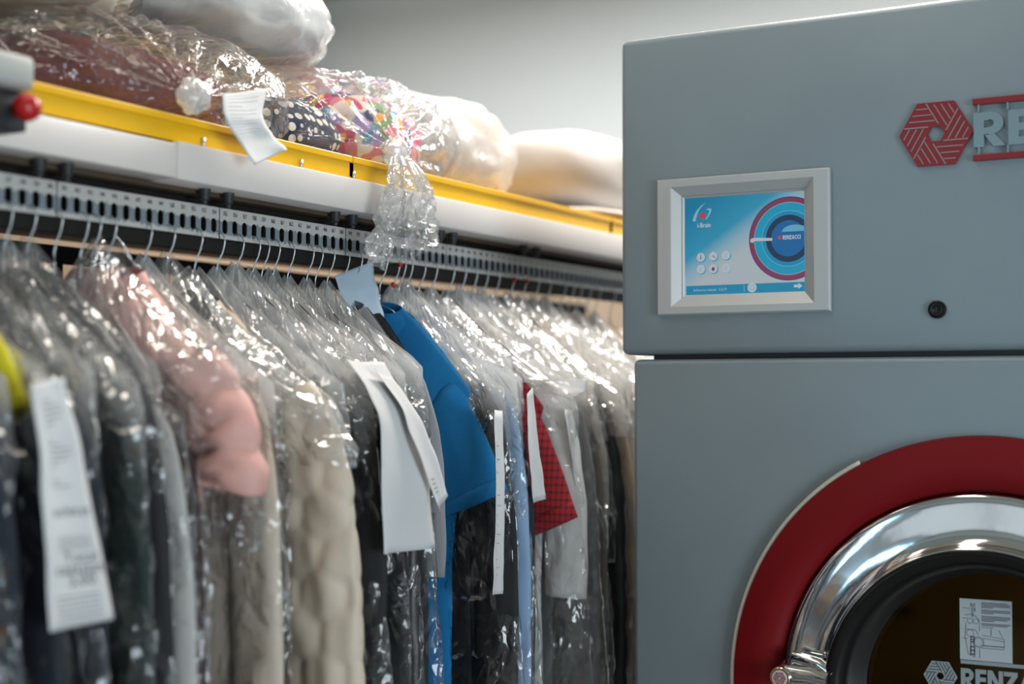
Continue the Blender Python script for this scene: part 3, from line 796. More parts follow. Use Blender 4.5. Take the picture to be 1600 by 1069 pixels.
def tied_bag(name, c, s, knot, label, seed, m, tail=None, nk=26, pleat=.016, zmin=None, sq=2.5):
    """polythene bag round a bundle, drawn together in pleats at a knot; local frame about the bundle centre"""
    r = root(name, c, label, 'bag', 'tied clear bags on the shelf')
    c, kn = Vector(c), Vector(knot) - Vector(c)
    ax = kn.normalized()
    e1 = ax.cross(Vector((0, 0, 1))).normalized(); e2 = e1.cross(ax)
    nu, nv = 180, 64
    rings = []
    def sup(d):   # support distance of squarish ellipsoid along direction d
        return (abs(d.x / s[0]) ** sq + abs(d.y / s[1]) ** sq + abs(d.z / s[2]) ** sq) ** (-1 / sq)
    for j in range(nv + 1):
        t = j / nv
        th = PI * t
        ring = []
        for k in range(nu):
            a = 2 * PI * k / nu
            d = ax * math.cos(th) + (e1 * math.cos(a) + e2 * math.sin(a)) * math.sin(th)
            p = d * sup(d)
            w = max(0, 1 - t / .42)
            # drawn in towards the knot: straight pleated cone
            if w > 0:
                th0 = PI * .42
                d0 = ax * math.cos(th0) + (e1 * math.cos(a) + e2 * math.sin(a)) * math.sin(th0)
                pe = d0 * sup(d0)
                kr = kn + (e1 * math.cos(a) + e2 * math.sin(a)) * .012
                cone = kr.lerp(pe, (t / .42) ** .8)
                p = cone.lerp(p, min(1, (1 - w) ** 1.2) * .72)
            fade = math.exp(-((t - .22) / .16) ** 2)
            pl = math.sin(a * nk / 2 + 2.2 * nz(a * 2 + seed, t * 3, 0)) + .6 * math.sin(a * nk * .83 + seed)
            cr = 1 - abs(nz(p.x * 14 + seed, p.y * 14, p.z * 14)) * 2.2
            p = p + d * (pleat * fade * pl * .6 + .010 * cr + .006 * nz(p.x * 40, p.y * 40, p.z * 40 + seed))
            if zmin is not None and p.z + c.z < zmin and p.x + c.x < -1.56: p.z = zmin - c.z
            ring.append(p)
        rings.append(ring)
    G().loft(rings).mk('bag_film', m, r, True)
    kg = []
    for j in range(13):
        t = j / 12; rr = .013 + .016 * math.sin(PI * t)
        kg.append([kn + ax * (-.014 + .04 * t) + (e1 * math.cos(a) + e2 * math.sin(a)) * rr * (1 + .07 * math.sin(5 * a + seed) + .06 * math.sin(9 * a)) for a in [2 * PI * q / 28 for q in range(28)]])
    G().loft(kg).mk('knot', M['film_soft'], r, True)
    if tail:
        tip, wid = Vector(tail[0]) - c, tail[1]
        rr = []
        n2 = 120
        for j in range(41):
            t = j / 40
            p0 = kn + ax * .02
            ctr = p0.lerp(tip, t) + ax * (.035 * math.sin(PI * min(1, t * 1.3)) * (1 - t))
            wv = .010 + wid * (t ** .55) * (1 - .25 * max(0, t - .6))
            ring = []
            for k in range(n2):
                a = 2 * PI * k / n2
                f = 1 + .16 * math.sin(9 * a + seed + 2 * t) + .18 * nz(math.cos(a) * 2.3, math.sin(a) * 2.3 + seed, t * 4) + .10 * nz(math.cos(a) * 7, math.sin(a) * 7, t * 12 + seed)
                cr = abs(nz(math.cos(a) * 3, math.sin(a) * 3 + seed, t * 7))
                q = ctr + Vector((0, 1, 0)) * math.cos(a) * wv * f + Vector((1, 0, 0)) * math.sin(a) * wv * .42 * f
                q.z += tail[2] * math.cos(a) * t * wv + .02 * nz(a * 1.3, seed, t * 3) * t
                q += Vector((1, 0, 0)) * (.012 * (1 - 3 * cr)) * min(1, t * 3)
                ring.append(q)
            rr.append(ring)
        G().loft(rr, False, False).mk('bag_tail', M['film_tail'], r, True)
    return r

# dark red blanket in its tied bag
kn1 = onx(300, 150, -1.535)
lump('blanket', (-1.855, 1.815, 1.943), (.145, .285, .097), red_fleece, 'dark red fleece blanket folded in a tied clear bag', 'blanket', 1.3, .10, 2.2, crease=.4, flat_z=1.848)
lump('folded_blanket', (-2.13, 1.66, 1.965), (.16, .34, .08), red_fleece, 'wine red blanket lying behind the tied bag, under the cream duvet', 'blanket', 4.1, .10, 2.5, crease=.5)
tied_bag('plastic_bag', (-1.80, 1.815, 1.945), (.225, .325, .122), kn1, 'clear bag knotted over the dark red blanket, receipt hanging from its knot', 2.2, M['film_bag'], None, 30, .014, 1.846)
# polka dot and floral bedding
lump('polka_dot_bedding', (-1.815, 2.21, 1.935), (.145, .155, .078), dots_mat(), 'folded navy cloth with white polka dots in the knotted bag with the long tail', 'bedding', 6.6, .08, 2.2, crease=.4, flat_z=1.85)
lump('floral_bedding', (-1.82, 2.50, 1.96), (.15, .17, .105), floral_mat(), 'folded many-coloured floral bedding beside the navy polka dot cloth', 'bedding', 8.3, .08, 2.4, crease=.4, flat_z=1.855)
kn2 = onx(617, 238, -1.53)
tl2 = onx(628, 396, -1.52)
tied_bag('plastic_bag', (-1.79, 2.40, 1.957), (.205, .335, .125), kn2, 'clear knotted bag of bright bedding, its crumpled tail hanging over the beam', 5.7, M['film_bag'], ((tl2.x, tl2.y, tl2.z), .085, .40), 30, .016, 1.85)
# paler bundles further along and on top
lump('white_bedding', (-1.86, 2.86, 1.965), (.17, .17, .115), white_cotton, 'white bedding in a bulging clear bag behind the floral bedding', 'bedding', 9.4, .07, 2, crease=.3, flat_z=1.855)
o = lump('bedding_bag', (-1.85, 2.84, 1.98), (.205, .235, .145), M['film_wrap'], 'bulging milky plastic bag round white bedding behind the floral one', 'bag', 3.3, .09, 3.2, None, 2.3, 120, 60)
lump('pillow', (-1.80, 3.50, 2.015), (.19, .30, .118), white_cotton, 'plump white pillow on folded sheets next to the grey machine', 'pillow', 11.4, .06, 1.6, None, 2.5)
for i in range(3):
    lump('folded_sheet', (-1.79 + .005 * i, 3.55 + .03 * i, 1.858 + .021 * i), (.195, .40, .0105), mat('sheet_cloth', ((.62, .58, .54), (.66, .58, .44), (.72, .70, .68))[i], .9), ('off-white folded sheet at the bottom under the pillow', 'pale yellow folded sheet in the middle under the pillow', 'white folded sheet directly under the plump pillow')[i], 'sheet', 2.0 * i, .05, 1.8, 'folded sheets under the pillow', 3.5, 64, 20)
lump('duvet', (-1.98, 2.10, 2.175), (.25, .37, .085), grey_padding, 'grey-white padded duvet in film lying on the bagged red blanket', 'duvet', 14.2, .12, 1.8, crease=.5)
lump('cream_duvet', (-1.92, 1.52, 2.125), (.22, .36, .066), cream_padding, 'cream duvet on top of the red blankets above the red button', 'duvet', 17.9, .12, 1.8, crease=.5)
lump('duvet_film', (-1.98, 2.10, 2.178), (.27, .40, .098), M['film_wrap'], 'thin plastic wrap round the grey-white padded duvet', 'bag', 3.9, .08, 3.0, None, 2.4, 110, 56)
lump('cream_duvet_film', (-1.92, 1.52, 2.128), (.235, .38, .078), M['film_bag'], 'thin plastic wrap round the cream duvet on top', 'bag', 5.9, .08, 3.0, None, 2.4, 110, 56)

# ------------------------------------------------------------------ paper slips: a strip of paper along a polyline of (left, right) edges
def strip(name, rows, m, label, cat, group=None, lines=(), seed=0, sub=6, words=()):
    """rows: list of (left point, right point); the sheet has thickness and a slight curl; lines: (v0, u0, u1, weight) of print"""
    L_, R_ = [Vector(a) for a, b in rows], [Vector(b) for a, b in rows]
    def cr(P, t):
        x = t * (len(P) - 1); i = min(int(x), len(P) - 2); f = x - i
        p0, p1, p2, p3 = P[max(i - 1, 0)], P[i], P[i + 1], P[min(i + 2, len(P) - 1)]
        return 0.5 * ((2 * p1) + (p2 - p0) * f + (2 * p0 - 5 * p1 + 4 * p2 - p3) * f * f + (3 * p1 - p0 - 3 * p2 + p3) * f ** 3)
    nu, nv = 10, sub * (len(rows) - 1)
    def pt(u, v):
        a, b = cr(L_, v), cr(R_, v); p = a.lerp(b, u)
        e = 1e-3
        n = (b - a).cross(cr(L_, min(1, v + e)) - cr(L_, max(0, v - e))).normalized()
        return p + n * (.004 * math.sin(PI * u) + .0035 * nz(u * 2 + seed, v * 5, seed)), n
    ctr = (L_[0] + R_[0]) * .5
    V, Fc = [], []
    for side in (0, 1):
        for j in range(nv + 1):
            for i in range(nu + 1):
                p, n = pt(i / nu, j / nv); V.append(p - ctr + n * (.0003 if side else -.0003))
    K = (nu + 1) * (nv + 1)
    for j in range(nv):
        for i in range(nu):
            a = j * (nu + 1) + i; q = [a, a + 1, a + nu + 2, a + nu + 1]
            Fc.append(q[::-1]); Fc.append([x + K for x in q])
    edge = [i for i in range(nu + 1)] + [j * (nu + 1) + nu for j in range(1, nv + 1)] + [nv * (nu + 1) + i for i in range(nu - 1, -1, -1)] + [j * (nu + 1) for j in range(nv - 1, 0, -1)]
    for i, a in enumerate(edge):
        b = edge[(i + 1) % len(edge)]; Fc.append([a, b, b + K, a + K])
    o = mk(name, V, Fc, m, None, True, ctr)
    tag(o, label, cat, group)
    if lines or words:
        g = G()
        view = Vector((0, 0, CAM_Z)) - ctr
        def put_pt(u, v):
            p, n = pt(u, v)
            if n.dot(view) < 0: n = -n
            return p - ctr + n * .0009
        for (v0, u0, u1, wgt) in lines:
            b = len(g.V); k = 8
            for i in range(k + 1):
                u = u0 + (u1 - u0) * i / k
                g.V += [put_pt(u, v0), put_pt(u, v0 + wgt)]
            for i in range(k): g.F.append([b + 2 * i, b + 2 * i + 2, b + 2 * i + 3, b + 2 * i + 1])
        for (txt, v0, u0, hgt) in words:
            wpaper = (R_[0] - L_[0]).length; lpaper = sum((L_[i + 1] - L_[i]).length for i in range(len(L_) - 1))
            x = 0
            for ch in txt:
                Vg, Fg, w = glyph(ch)
                g.add([put_pt(u0 + (v.x + x) * hgt / wpaper * .9, v0 - v.y * hgt / lpaper) for v in Vg], Fg); x += w
        g.mk('print', M['ink_light'] if not words else M['ink'], o)
    return o

# receipt hanging from the knot of the red blanket bag
def qx(px_, py_, X): return onx(px_, py_, X)
strip('receipt', [(qx(347, 146, -1.515), qx(417, 138, -1.525)), (qx(352, 185, -1.50), qx(411, 182, -1.51)), (qx(374, 222, -1.505), qx(428, 212, -1.51)), (qx(398, 258, -1.50), qx(449, 234, -1.505))], M['paper'],
      'white till receipt hanging from the knot of the red blanket bag', 'receipt', None,
      [(.06 + .045 * i, .12, .85 if i % 3 else .5, .004) for i in range(12)], 3)
# big receipt on the near coats
rows = [((48, 600), (100, 590)), ((60, 690), (122, 680)), ((66, 780), (140, 775)), ((72, 880), (160, 870)), ((78, 988), (178, 968))]
strip('receipt', [(qx(a[0], a[1], -1.315 - .0 * i), qx(b[0], b[1], -1.325)) for i, (a, b) in enumerate(rows)], M['paper'],
      'long white till receipt with printed total hanging before the near dark coats', 'receipt', None,
      [(.10 + .022 * i, .3, .3 + .5 * (.5 + .5 * math.sin(i * 7.1)), .004) for i in range(17)] + [(.66 + .015 * i, .25, .85, .003) for i in range(4)] + [(.87 + .018 * i, .15, .85, .003) for i in range(6)], 8, 6,
      [('achitat', .575, .22, .017), ('Total', .76, .34, .017), ('cantitate:', .80, .18, .0165), ('3,00', .84, .38, .017)])

# ------------------------------------------------------------------ garments
HX = -1.612        # hook line
def torso(y, w_sh, w_hem, z_neck, drop, z_hem, T, seed, puff=None, fold=.5, nphi=64, nv=56, neck=.055, flare=0.0):
    """local coordinates: origin at hook line, z absolute"""
    rings = []
    for j in range(nv + 1):
        v = j / nv
        ring = []
        for k in range(nphi):
            a = 2 * PI * k / nphi
            c, s = math.cos(a), math.sin(a)
            u = math.copysign(abs(c) ** .8, c)
            vv = v ** .9
            hw = w_sh + (w_hem - w_sh) * min(1, vv * 1.6) + .006 * nz(seed, v * 3, 2)
            x = u * hw
            ax = abs(x)
            zt = z_neck - (0 if ax < neck else drop * ((ax - neck) / (w_sh - neck)) ** 1.15) - (.02 * (1 - min(1, ax / neck)) )
            z = zt + (z_hem - zt) * v
            th = T * (.18 + .82 * min(1, v * 7) ** .6) * (1 - abs(u) ** 4 * .25)
            yy = th * math.copysign(abs(s) ** .7, s)
            f = nz(x * 13 + seed * 3.1, z * 1.7, seed) * .6 + nz(x * 28 + seed, z * 5, seed * 2) * .3
            yy += T * fold * f * min(1, v * 4)
            if puff:
                h = puff(x, z, seed)
                yy += math.copysign(h, s) * abs(s) ** .5
                x += math.copysign(h * .6, c) * abs(c)
            ring.append((x, yy, z))
        rings.append(ring)
    return G().loft(rings)
def sleeve(sd, w_sh, z_sh, ln, r0, r1, T, seed, out=.05, puff=None, n=28, nv=34, fold=.4):
    rings = []
    P0 = Vector((sd * (w_sh - .035), 0, z_sh + .012)); P1 = Vector((sd * (w_sh + out), 0, z_sh - .10)); P2 = Vector((sd * (w_sh + out * .75), 0, z_sh - ln))
    for j in range(nv + 1):
        t = j / nv
        p = P0 * (1 - t) ** 2 + P1 * 2 * t * (1 - t) + P2 * t * t
        d = (P1 - P0) * 2 * (1 - t) + (P2 - P1) * 2 * t; d.normalize()
        nrm = Vector((d.z, 0, -d.x))
        r = (r0 + (r1 - r0) * t) * (.75 + .25 * min(1, t * 5))
        ring = []
        for k in range(n):
            a = 2 * PI * k / n; c, s = math.cos(a), math.sin(a)
            rr = r * (1 + .10 * nz(t * 6 + seed, c * 1.5, s * 1.5 + seed))
            th = T * (1 + fold * nz(t * 9 + seed, c * 2, seed + s))
            q = p + nrm * c * rr + Vector((0, 1, 0)) * s * th
            if puff:
                h = puff(q.x, q.z, seed); q += nrm * c * h * .8 + Vector((0, 1, 0)) * s * h
            ring.append(q)
        rings.append(ring)
    return G().loft(rings)
def puff_bands(step, h): return lambda x, z, s: h * (abs(math.sin(PI * (z + .012 * math.sin(x * 30 + s)) / step)) ** .5 - .5)
def puff_scallop(x, z, s):
    best = 9
    a, b = x / .080, z / .060
    j0 = math.floor(b)
    for j in (j0 - 1, j0, j0 + 1, j0 + 2):
        off = .5 if j % 2 else 0
        i0 = round(a - off)
        for i in (i0 - 1, i0, i0 + 1):
            dx, dz = a - off - i, (b - j)
            d = math.hypot(dx * 1.15, dz * (.95 if dz < 0 else .72))
            best = min(best, d)
    return .009 * (1 - min(1, (best / .64) ** 4)) - .004

def hanger(slot, yaw, label, ysh=0.0, tw=.20, zn=1.615, red=False):
    y = slot_y(slot)
    g = G(); c = (0, 1.694)
    P = [(c[0] + .0175 * math.cos(R(a)), 0, c[1] + .0175 * math.sin(R(a))) for a in range(205, -21, -15)]
    P += [(.013, 0, 1.676), (.006, 0, 1.664), (.001, 0, 1.65), (0, 0, 1.632)]
    P = [(p[0], p[1], p[2]) for p in P]
    g.tube(P, .00135, 7)
    g.tube([(0.001 * math.cos(t * 1.9), .0016 * math.sin(t * 1.9), 1.634 - t * .0022) for t in range(10)], .0022, 6)
    dr = .14
    g.tube([(0, 0, 1.615), (.03, 0, 1.602), (tw - .01, 0, 1.602 - dr), (tw, 0, 1.594 - dr), (tw - .01, 0, 1.588 - dr), (0, 0, 1.584 - dr), (-tw + .01, 0, 1.588 - dr), (-tw, 0, 1.594 - dr), (-tw + .01, 0, 1.602 - dr), (-.03, 0, 1.602), (0, 0, 1.615)], .0013, 6)
    V = [v - Vector((0, 0, 1.70)) for v in g.V]
    o = mk('wire_hanger', V, g.F, M['wire'], None, True, (HX, y, 1.70))
    o.rotation_euler = (0, 0, yaw)
    tag(o, label, 'hanger', 'wire hangers along the rail')
    if red:
        gg = G().lathe([(0, .006), (.004, .005), (.005, 0), (.004, -.005), (0, -.006)], (.0175, 0, -.005), 14, 'Z').lathe([(0, .006), (.004, .005), (.005, 0), (.004, -.005), (0, -.006)], (.001, 0, -.045), 14, 'Z')
        b = gg.mk('red_clip', M['red_btn'], o, True); b['label'] = 'red plastic clips'
    return o

def cover(slot, w, wh, z_top, drop, z_bot, T, seed, m, label, yaw, nphi=112, nv=110, amp=.010, peak=.03):
    y = slot_y(slot)
    rings = []
    for j in range(nv + 1):
        v = j / nv
        ring = []
        for k in range(nphi):
            a = 2 * PI * k / nphi; c, s = math.cos(a), math.sin(a)
            u = math.copysign(abs(c) ** .85, c)
            hw = w + (wh - w) * min(1, v * 1.4)
            x = u * hw; ax = abs(x)
            zt = z_top - drop * min(1.15, (ax / w)) ** .82
            z = zt + (z_bot - zt) * v
            th = T * (.22 + .78 * min(1, v * 7) ** .6) * (1 - abs(u) ** 6 * .35)
            yy = th * math.copysign(abs(s) ** .75, s)
            # creases: sharp ridges, running fan-like from the neck near the top and down the drape below
            an = math.atan2(x, z_top + .05 - z); rd = math.hypot(x, z_top + .05 - z); sd_ = 7 if s > 0 else 0
            q1 = abs(nz(an * 4.5 + seed, rd * 3.5, seed * 1.7 + sd_)); q2 = abs(nz(an * 9 + seed, rd * 9 + 3 * an, seed + sd_)); q3 = abs(nz(an * 16 + rd * 14, rd * 24 - an * 6, seed + sd_))
            dsp = amp * (1.2 - 2.4 * q1) + amp * .65 * (.7 - 2.4 * q2) + amp * .34 * (.4 - 2 * q3)
            fan = math.sin(math.atan2(x, max(.01, z_top + .05 - z)) * 30 + seed) * .004 * max(0, 1 - v * 2.5)
            dsp *= 1 - .35 * v
            grow = min(1, v * 8 + .25)
            yy += math.copysign(1, s) * (dsp + fan) * grow * min(1, abs(s) * 2.0)
            x += math.copysign(1, c) * dsp * .8 * grow * abs(c) ** 3
            z += .006 * nz(x * 20, seed, z * 20) - (.02 * nz(x * 7, seed, 3) if j == nv else 0)
            ring.append((x, yy, z - 1.55))
        rings.append(ring)
    o = G().loft(rings, False, False).mk('garment_cover', m, None, True)
    o.location = (HX, y, 1.55); o.rotation_euler = (0, 0, yaw)
    return tag(o, label, 'garment cover', 'clear garment covers along the rail')

rg = random.Random(11)
BLACK = cloth('black_wool', (.010, .011, .013), .8, bump=(140, .3, .002))
NAVY = cloth('navy_cloth', (.007, .012, .022), .8, bump=(140, .3, .002))
GREEN = cloth('bottle_green_cloth', (.009, .020, .020), .8, bump=(120, .3, .002))
CHAR = cloth('charcoal_cloth', (.016, .017, .020), .85, bump=(120, .3, .002))
WINE = cloth('wine_cloth', (.032, .014, .020), .85, bump=(120, .3, .002))
PINK = cloth('pink_padded_cloth', (.66, .36, .32), .6, bump=(60, .3, .004))
CREAM = cloth('cream_cloth', (.56, .47, .38), .55, bump=(60, .2, .003))
LGREY = cloth('pale_grey_linen', (.42, .41, .40), .9, bump=(60, .4, .004))
GREY = cloth('grey_cotton', (.24, .25, .27), .9, bump=(60, .4, .003))
BLUE = cloth('bright_blue_jersey', (.003, .17, .42), .9, bump=(420, .35, .001), var=((.003, .155, .39), 60))
WHITE = cloth('white_shirt_cloth', (.72, .72, .70), .85, bump=(50, .3, .004))
PALEBLUE = cloth('pale_blue_cloth', (.22, .34, .52), .85, bump=(80, .3, .002))
TAUPE = cloth('taupe_cloth', (.20, .18, .16), .85, bump=(80, .3, .002))
BEIGE = cloth('beige_cloth', (.46, .36, .26), .85, bump=(80, .3, .002))
YELLOW = cloth('lemon_cloth', (.62, .55, .01), .8)
IVORY = cloth('ivory_cloth', (.70, .66, .58), .85, bump=(50, .3, .004))
BLACKP = cloth('black_padded_cloth', (.010, .010, .012), .45, bump=(60, .3, .003))
def plaid_mat():
    m = mat('red_checked_cloth', (.30, .012, .016), .85); nt = m.node_tree; N, L = nt.nodes, nt.links
    tc = N.new('ShaderNodeTexCoord'); prev = None
    for ax_, sc in (('X', 28), ('Z', 22)):
        w = N.new('ShaderNodeTexWave'); w.bands_direction = ax_; w.inputs['Scale'].default_value = sc; L.new(tc.outputs['Object'], w.inputs['Vector'])
        gt = N.new('ShaderNodeMath'); gt.operation = 'GREATER_THAN'; gt.inputs[1].default_value = .72; L.new(w.outputs['Fac'], gt.inputs[0])
        if prev is None: prev = gt
        else:
            mxm = N.new('ShaderNodeMath'); mxm.operation = 'ADD'; L.new(prev.outputs[0], mxm.inputs[0]); L.new(gt.outputs[0], mxm.inputs[1]); prev = mxm
    h = N.new('ShaderNodeMath'); h.operation = 'MULTIPLY'; h.inputs[1].default_value = .5; L.new(prev.outputs[0], h.inputs[0])
    mx = N.new('ShaderNodeMix'); mx.data_type = 'RGBA'; mx.inputs['A'].default_value = (.36, .014, .02, 1); mx.inputs['B'].default_value = (.07, .008, .014, 1)
    L.new(h.outputs[0], mx.inputs['Factor']); L.new(mx.outputs['Result'], N['Principled BSDF'].inputs['Base Color']); return m
PLAID = plaid_mat()

# slot, name, category, label, material, options
GL = [
 (128.2, 'coat', 'coat', 'dark navy coat nearest the camera, its cover cut by the frame', NAVY, dict(w=.20, film='film_near', where='dark navy coat nearest the camera')),
 (130.9, 'jacket', 'jacket', 'navy jacket with a lemon yellow shoulder patch', NAVY, dict(w=.20, film='film_near', patch=True, where='navy jacket with yellow shoulder patch')),
 (133.6, 'coat', 'coat', 'blue-black coat behind the long printed receipt', NAVY, dict(w=.195, film='film_near', where='blue-black coat behind the long receipt')),
 (136.8, 'jacket', 'jacket', 'bottle green jacket just beyond the long printed receipt', GREEN, dict(w=.215, film='film_near', where='bottle green jacket')),
 (138.4, 'coat', 'coat', 'charcoal coat between the bottle green jacket and pale grey shirt', CHAR, dict(w=.18, film='film_thin', where='charcoal coat beyond the bottle green jacket')),
 (140.4, 'shirt', 'shirt', 'pale grey linen shirt before the pink padded jacket', LGREY, dict(w=.205, zn=1.555, film='film_thin', where='pale grey linen shirt', sl=.62)),
 (142.4, 'dress', 'dress', 'long dark wine dress below the pink padded jacket', WINE, dict(w=.185, zn=1.55, film='film_thin', where='dark wine dress', so=.03)),
 (144.6, 'padded_jacket', 'jacket', 'child-size pink padded jacket with puffy sleeves', PINK, dict(w=.198, zn=1.622, T=.036, film='film_thin', where='pink padded jacket', sl=.15, hem=1.29, puff=puff_bands(.085, .012), r0=.066, r1=.066, hood=True)),
 (147.6, 'long_coat', 'coat', 'plain cream long coat beside the quilted cream coat', CREAM, dict(w=.205, film='film', where='plain cream long coat', so=.03)),
 (149.6, 'trousers', 'trousers', 'black folded trousers under numbers 149 and 150', BLACK, dict(w=.125, hem=1.1, sl=0, film='film_thin', cw=.22, where='black folded trousers')),
 (152.2, 'quilted_coat', 'coat', 'cream coat quilted in round scallops', CREAM, dict(w=.225, T=.026, film='film', where='cream scallop-quilted coat', puff=puff_scallop, r0=.074, r1=.070, so=.055, ln2=.75, cover_bot=1.34)),
 (154.3, 'jacket', 'jacket', 'charcoal jacket under number 154 behind the cream quilted coat', CHAR, dict(w=.20, film='film', where='charcoal jacket under number 154')),
 (156.2, 'coat', 'coat', 'long black coat under number 156', BLACK, dict(w=.215, film='film', where='long black coat under number 156')),
 (157.9, 'padded_vest', 'vest', 'black padded vest under number 158', BLACKP, dict(w=.20, film='film', where='black padded vest', sl=0, puff=puff_bands(.07, .007))),
 (160.1, 'suit_jacket', 'jacket', 'black suit jacket under number 160', BLACK, dict(w=.215, film='film', where='black suit jacket under number 160')),
 (161.7, 'trousers', 'trousers', 'charcoal trousers folded over a hanger under number 162', CHAR, dict(w=.15, sl=0, film='film', where='charcoal trousers under number 162')),
 (163.9, 'padded_jacket', 'jacket', 'black padded jacket under number 164', BLACKP, dict(w=.168, film='film', where='black padded jacket under number 164', puff=puff_bands(.075, .006))),
 (166.3, 'jacket', 'jacket', 'black jacket under number 166 before the grey shirt', BLACK, dict(w=.15, r0=.045, r1=.04, so=.03,  film='film', where='black jacket under number 166')),
 (168.2, 'shirt', 'shirt', 'grey cotton shirt just before the bright blue T-shirt', GREY, dict(w=.152, film=None, sl=.36, so=.05, hem=1.1, r0=.045, r1=.04)),
 (169.8, 'top', 'top', 'black sleeveless top tucked against the bright blue T-shirt', BLACK, dict(w=.15, sl=0, film=None)),
 (173.0, 't_shirt', 'T-shirt', 'bright blue short-sleeved T-shirt without a cover', BLUE, dict(w=.198, T=.015, film=None, tee=True, hem=.86)),
 (174.8, 'coat', 'coat', 'black coat directly behind the bright blue T-shirt', BLACK, dict(w=.205, film='film', where='black coat behind the blue T-shirt')),
 (176.6, 'shirt', 'shirt', 'pale blue shirt behind the bright blue T-shirt', PALEBLUE, dict(w=.21, film='film_milk', where='pale blue shirt')),
 (178.4, 'jacket', 'jacket', 'navy jacket between the pale blue shirt and the red checked shirt', NAVY, dict(w=.18, film='film_milk', where='navy jacket before the red checked shirt')),
 (180.2, 'trousers', 'trousers', 'dark blue trousers close before the red checked shirt', NAVY, dict(w=.175, sl=0, film='film', where='dark blue trousers')),
 (182.8, 'checked_shirt', 'shirt', 'red checked short-sleeved shirt', PLAID, dict(w=.228, film='film_milk', cover_bot=1.47, where='shoulders of the red checked shirt', tee=True, hem=1.0, hs=.235, so=.028)),
 (184.6, 'shirt', 'shirt', 'white shirt directly behind the red checked shirt', WHITE, dict(w=.215, film='film_milk', where='white shirt behind the red checked one', sl=.40)),
 (186.4, 'coat', 'coat', 'grey coat behind the white shirt', GREY, dict(w=.215, film='film_milk', where='grey coat behind the white shirt')),
 (188.2, 'coat', 'coat', 'taupe coat between grey coat and black padded coat', TAUPE, dict(w=.215, film='film_milk', where='taupe coat')),
 (190.2, 'blouse', 'blouse', 'ivory blouse just before the black padded coat', IVORY, dict(w=.19, film='film_milk', where='ivory blouse', sl=.3, hem=1.15)),
 (192.8, 'padded_coat', 'coat', 'long black padded coat beside the grey machine', BLACKP, dict(w=.215, film='film_milk', cover_bot=1.36, where='shoulders of the black padded coat', puff=puff_bands(.08, .008))),
 (195.0, 'coat', 'coat', 'beige coat behind the black padded coat', BEIGE, dict(w=.21, film='film_milk', where='beige coat')),
 (197.4, 'blouse', 'blouse', 'ivory blouse behind the beige coat', IVORY, dict(w=.20, film='film_milk', where='ivory blouse behind the beige coat')),
 (199.6, 'shirt', 'shirt', 'white shirt behind the ivory blouse, second past the beige coat', WHITE, dict(w=.20, film='film_milk', where='white shirt second past the beige coat')),
 (202.6, 'blouse', 'blouse', 'ivory blouse third past the beige coat', IVORY, dict(w=.20, film='film_milk', where='ivory blouse third past the beige coat')),
 (206.0, 'shirt', 'shirt', 'white shirt fourth past the beige coat, half behind the machine', WHITE, dict(w=.20, film='film_milk', where='white shirt fourth past the beige coat')),
 (210.0, 'blouse', 'blouse', 'ivory blouse hanging behind the edge of the grey machine', IVORY, dict(w=.20, film='film_milk', where='ivory blouse behind the machine edge')),
]
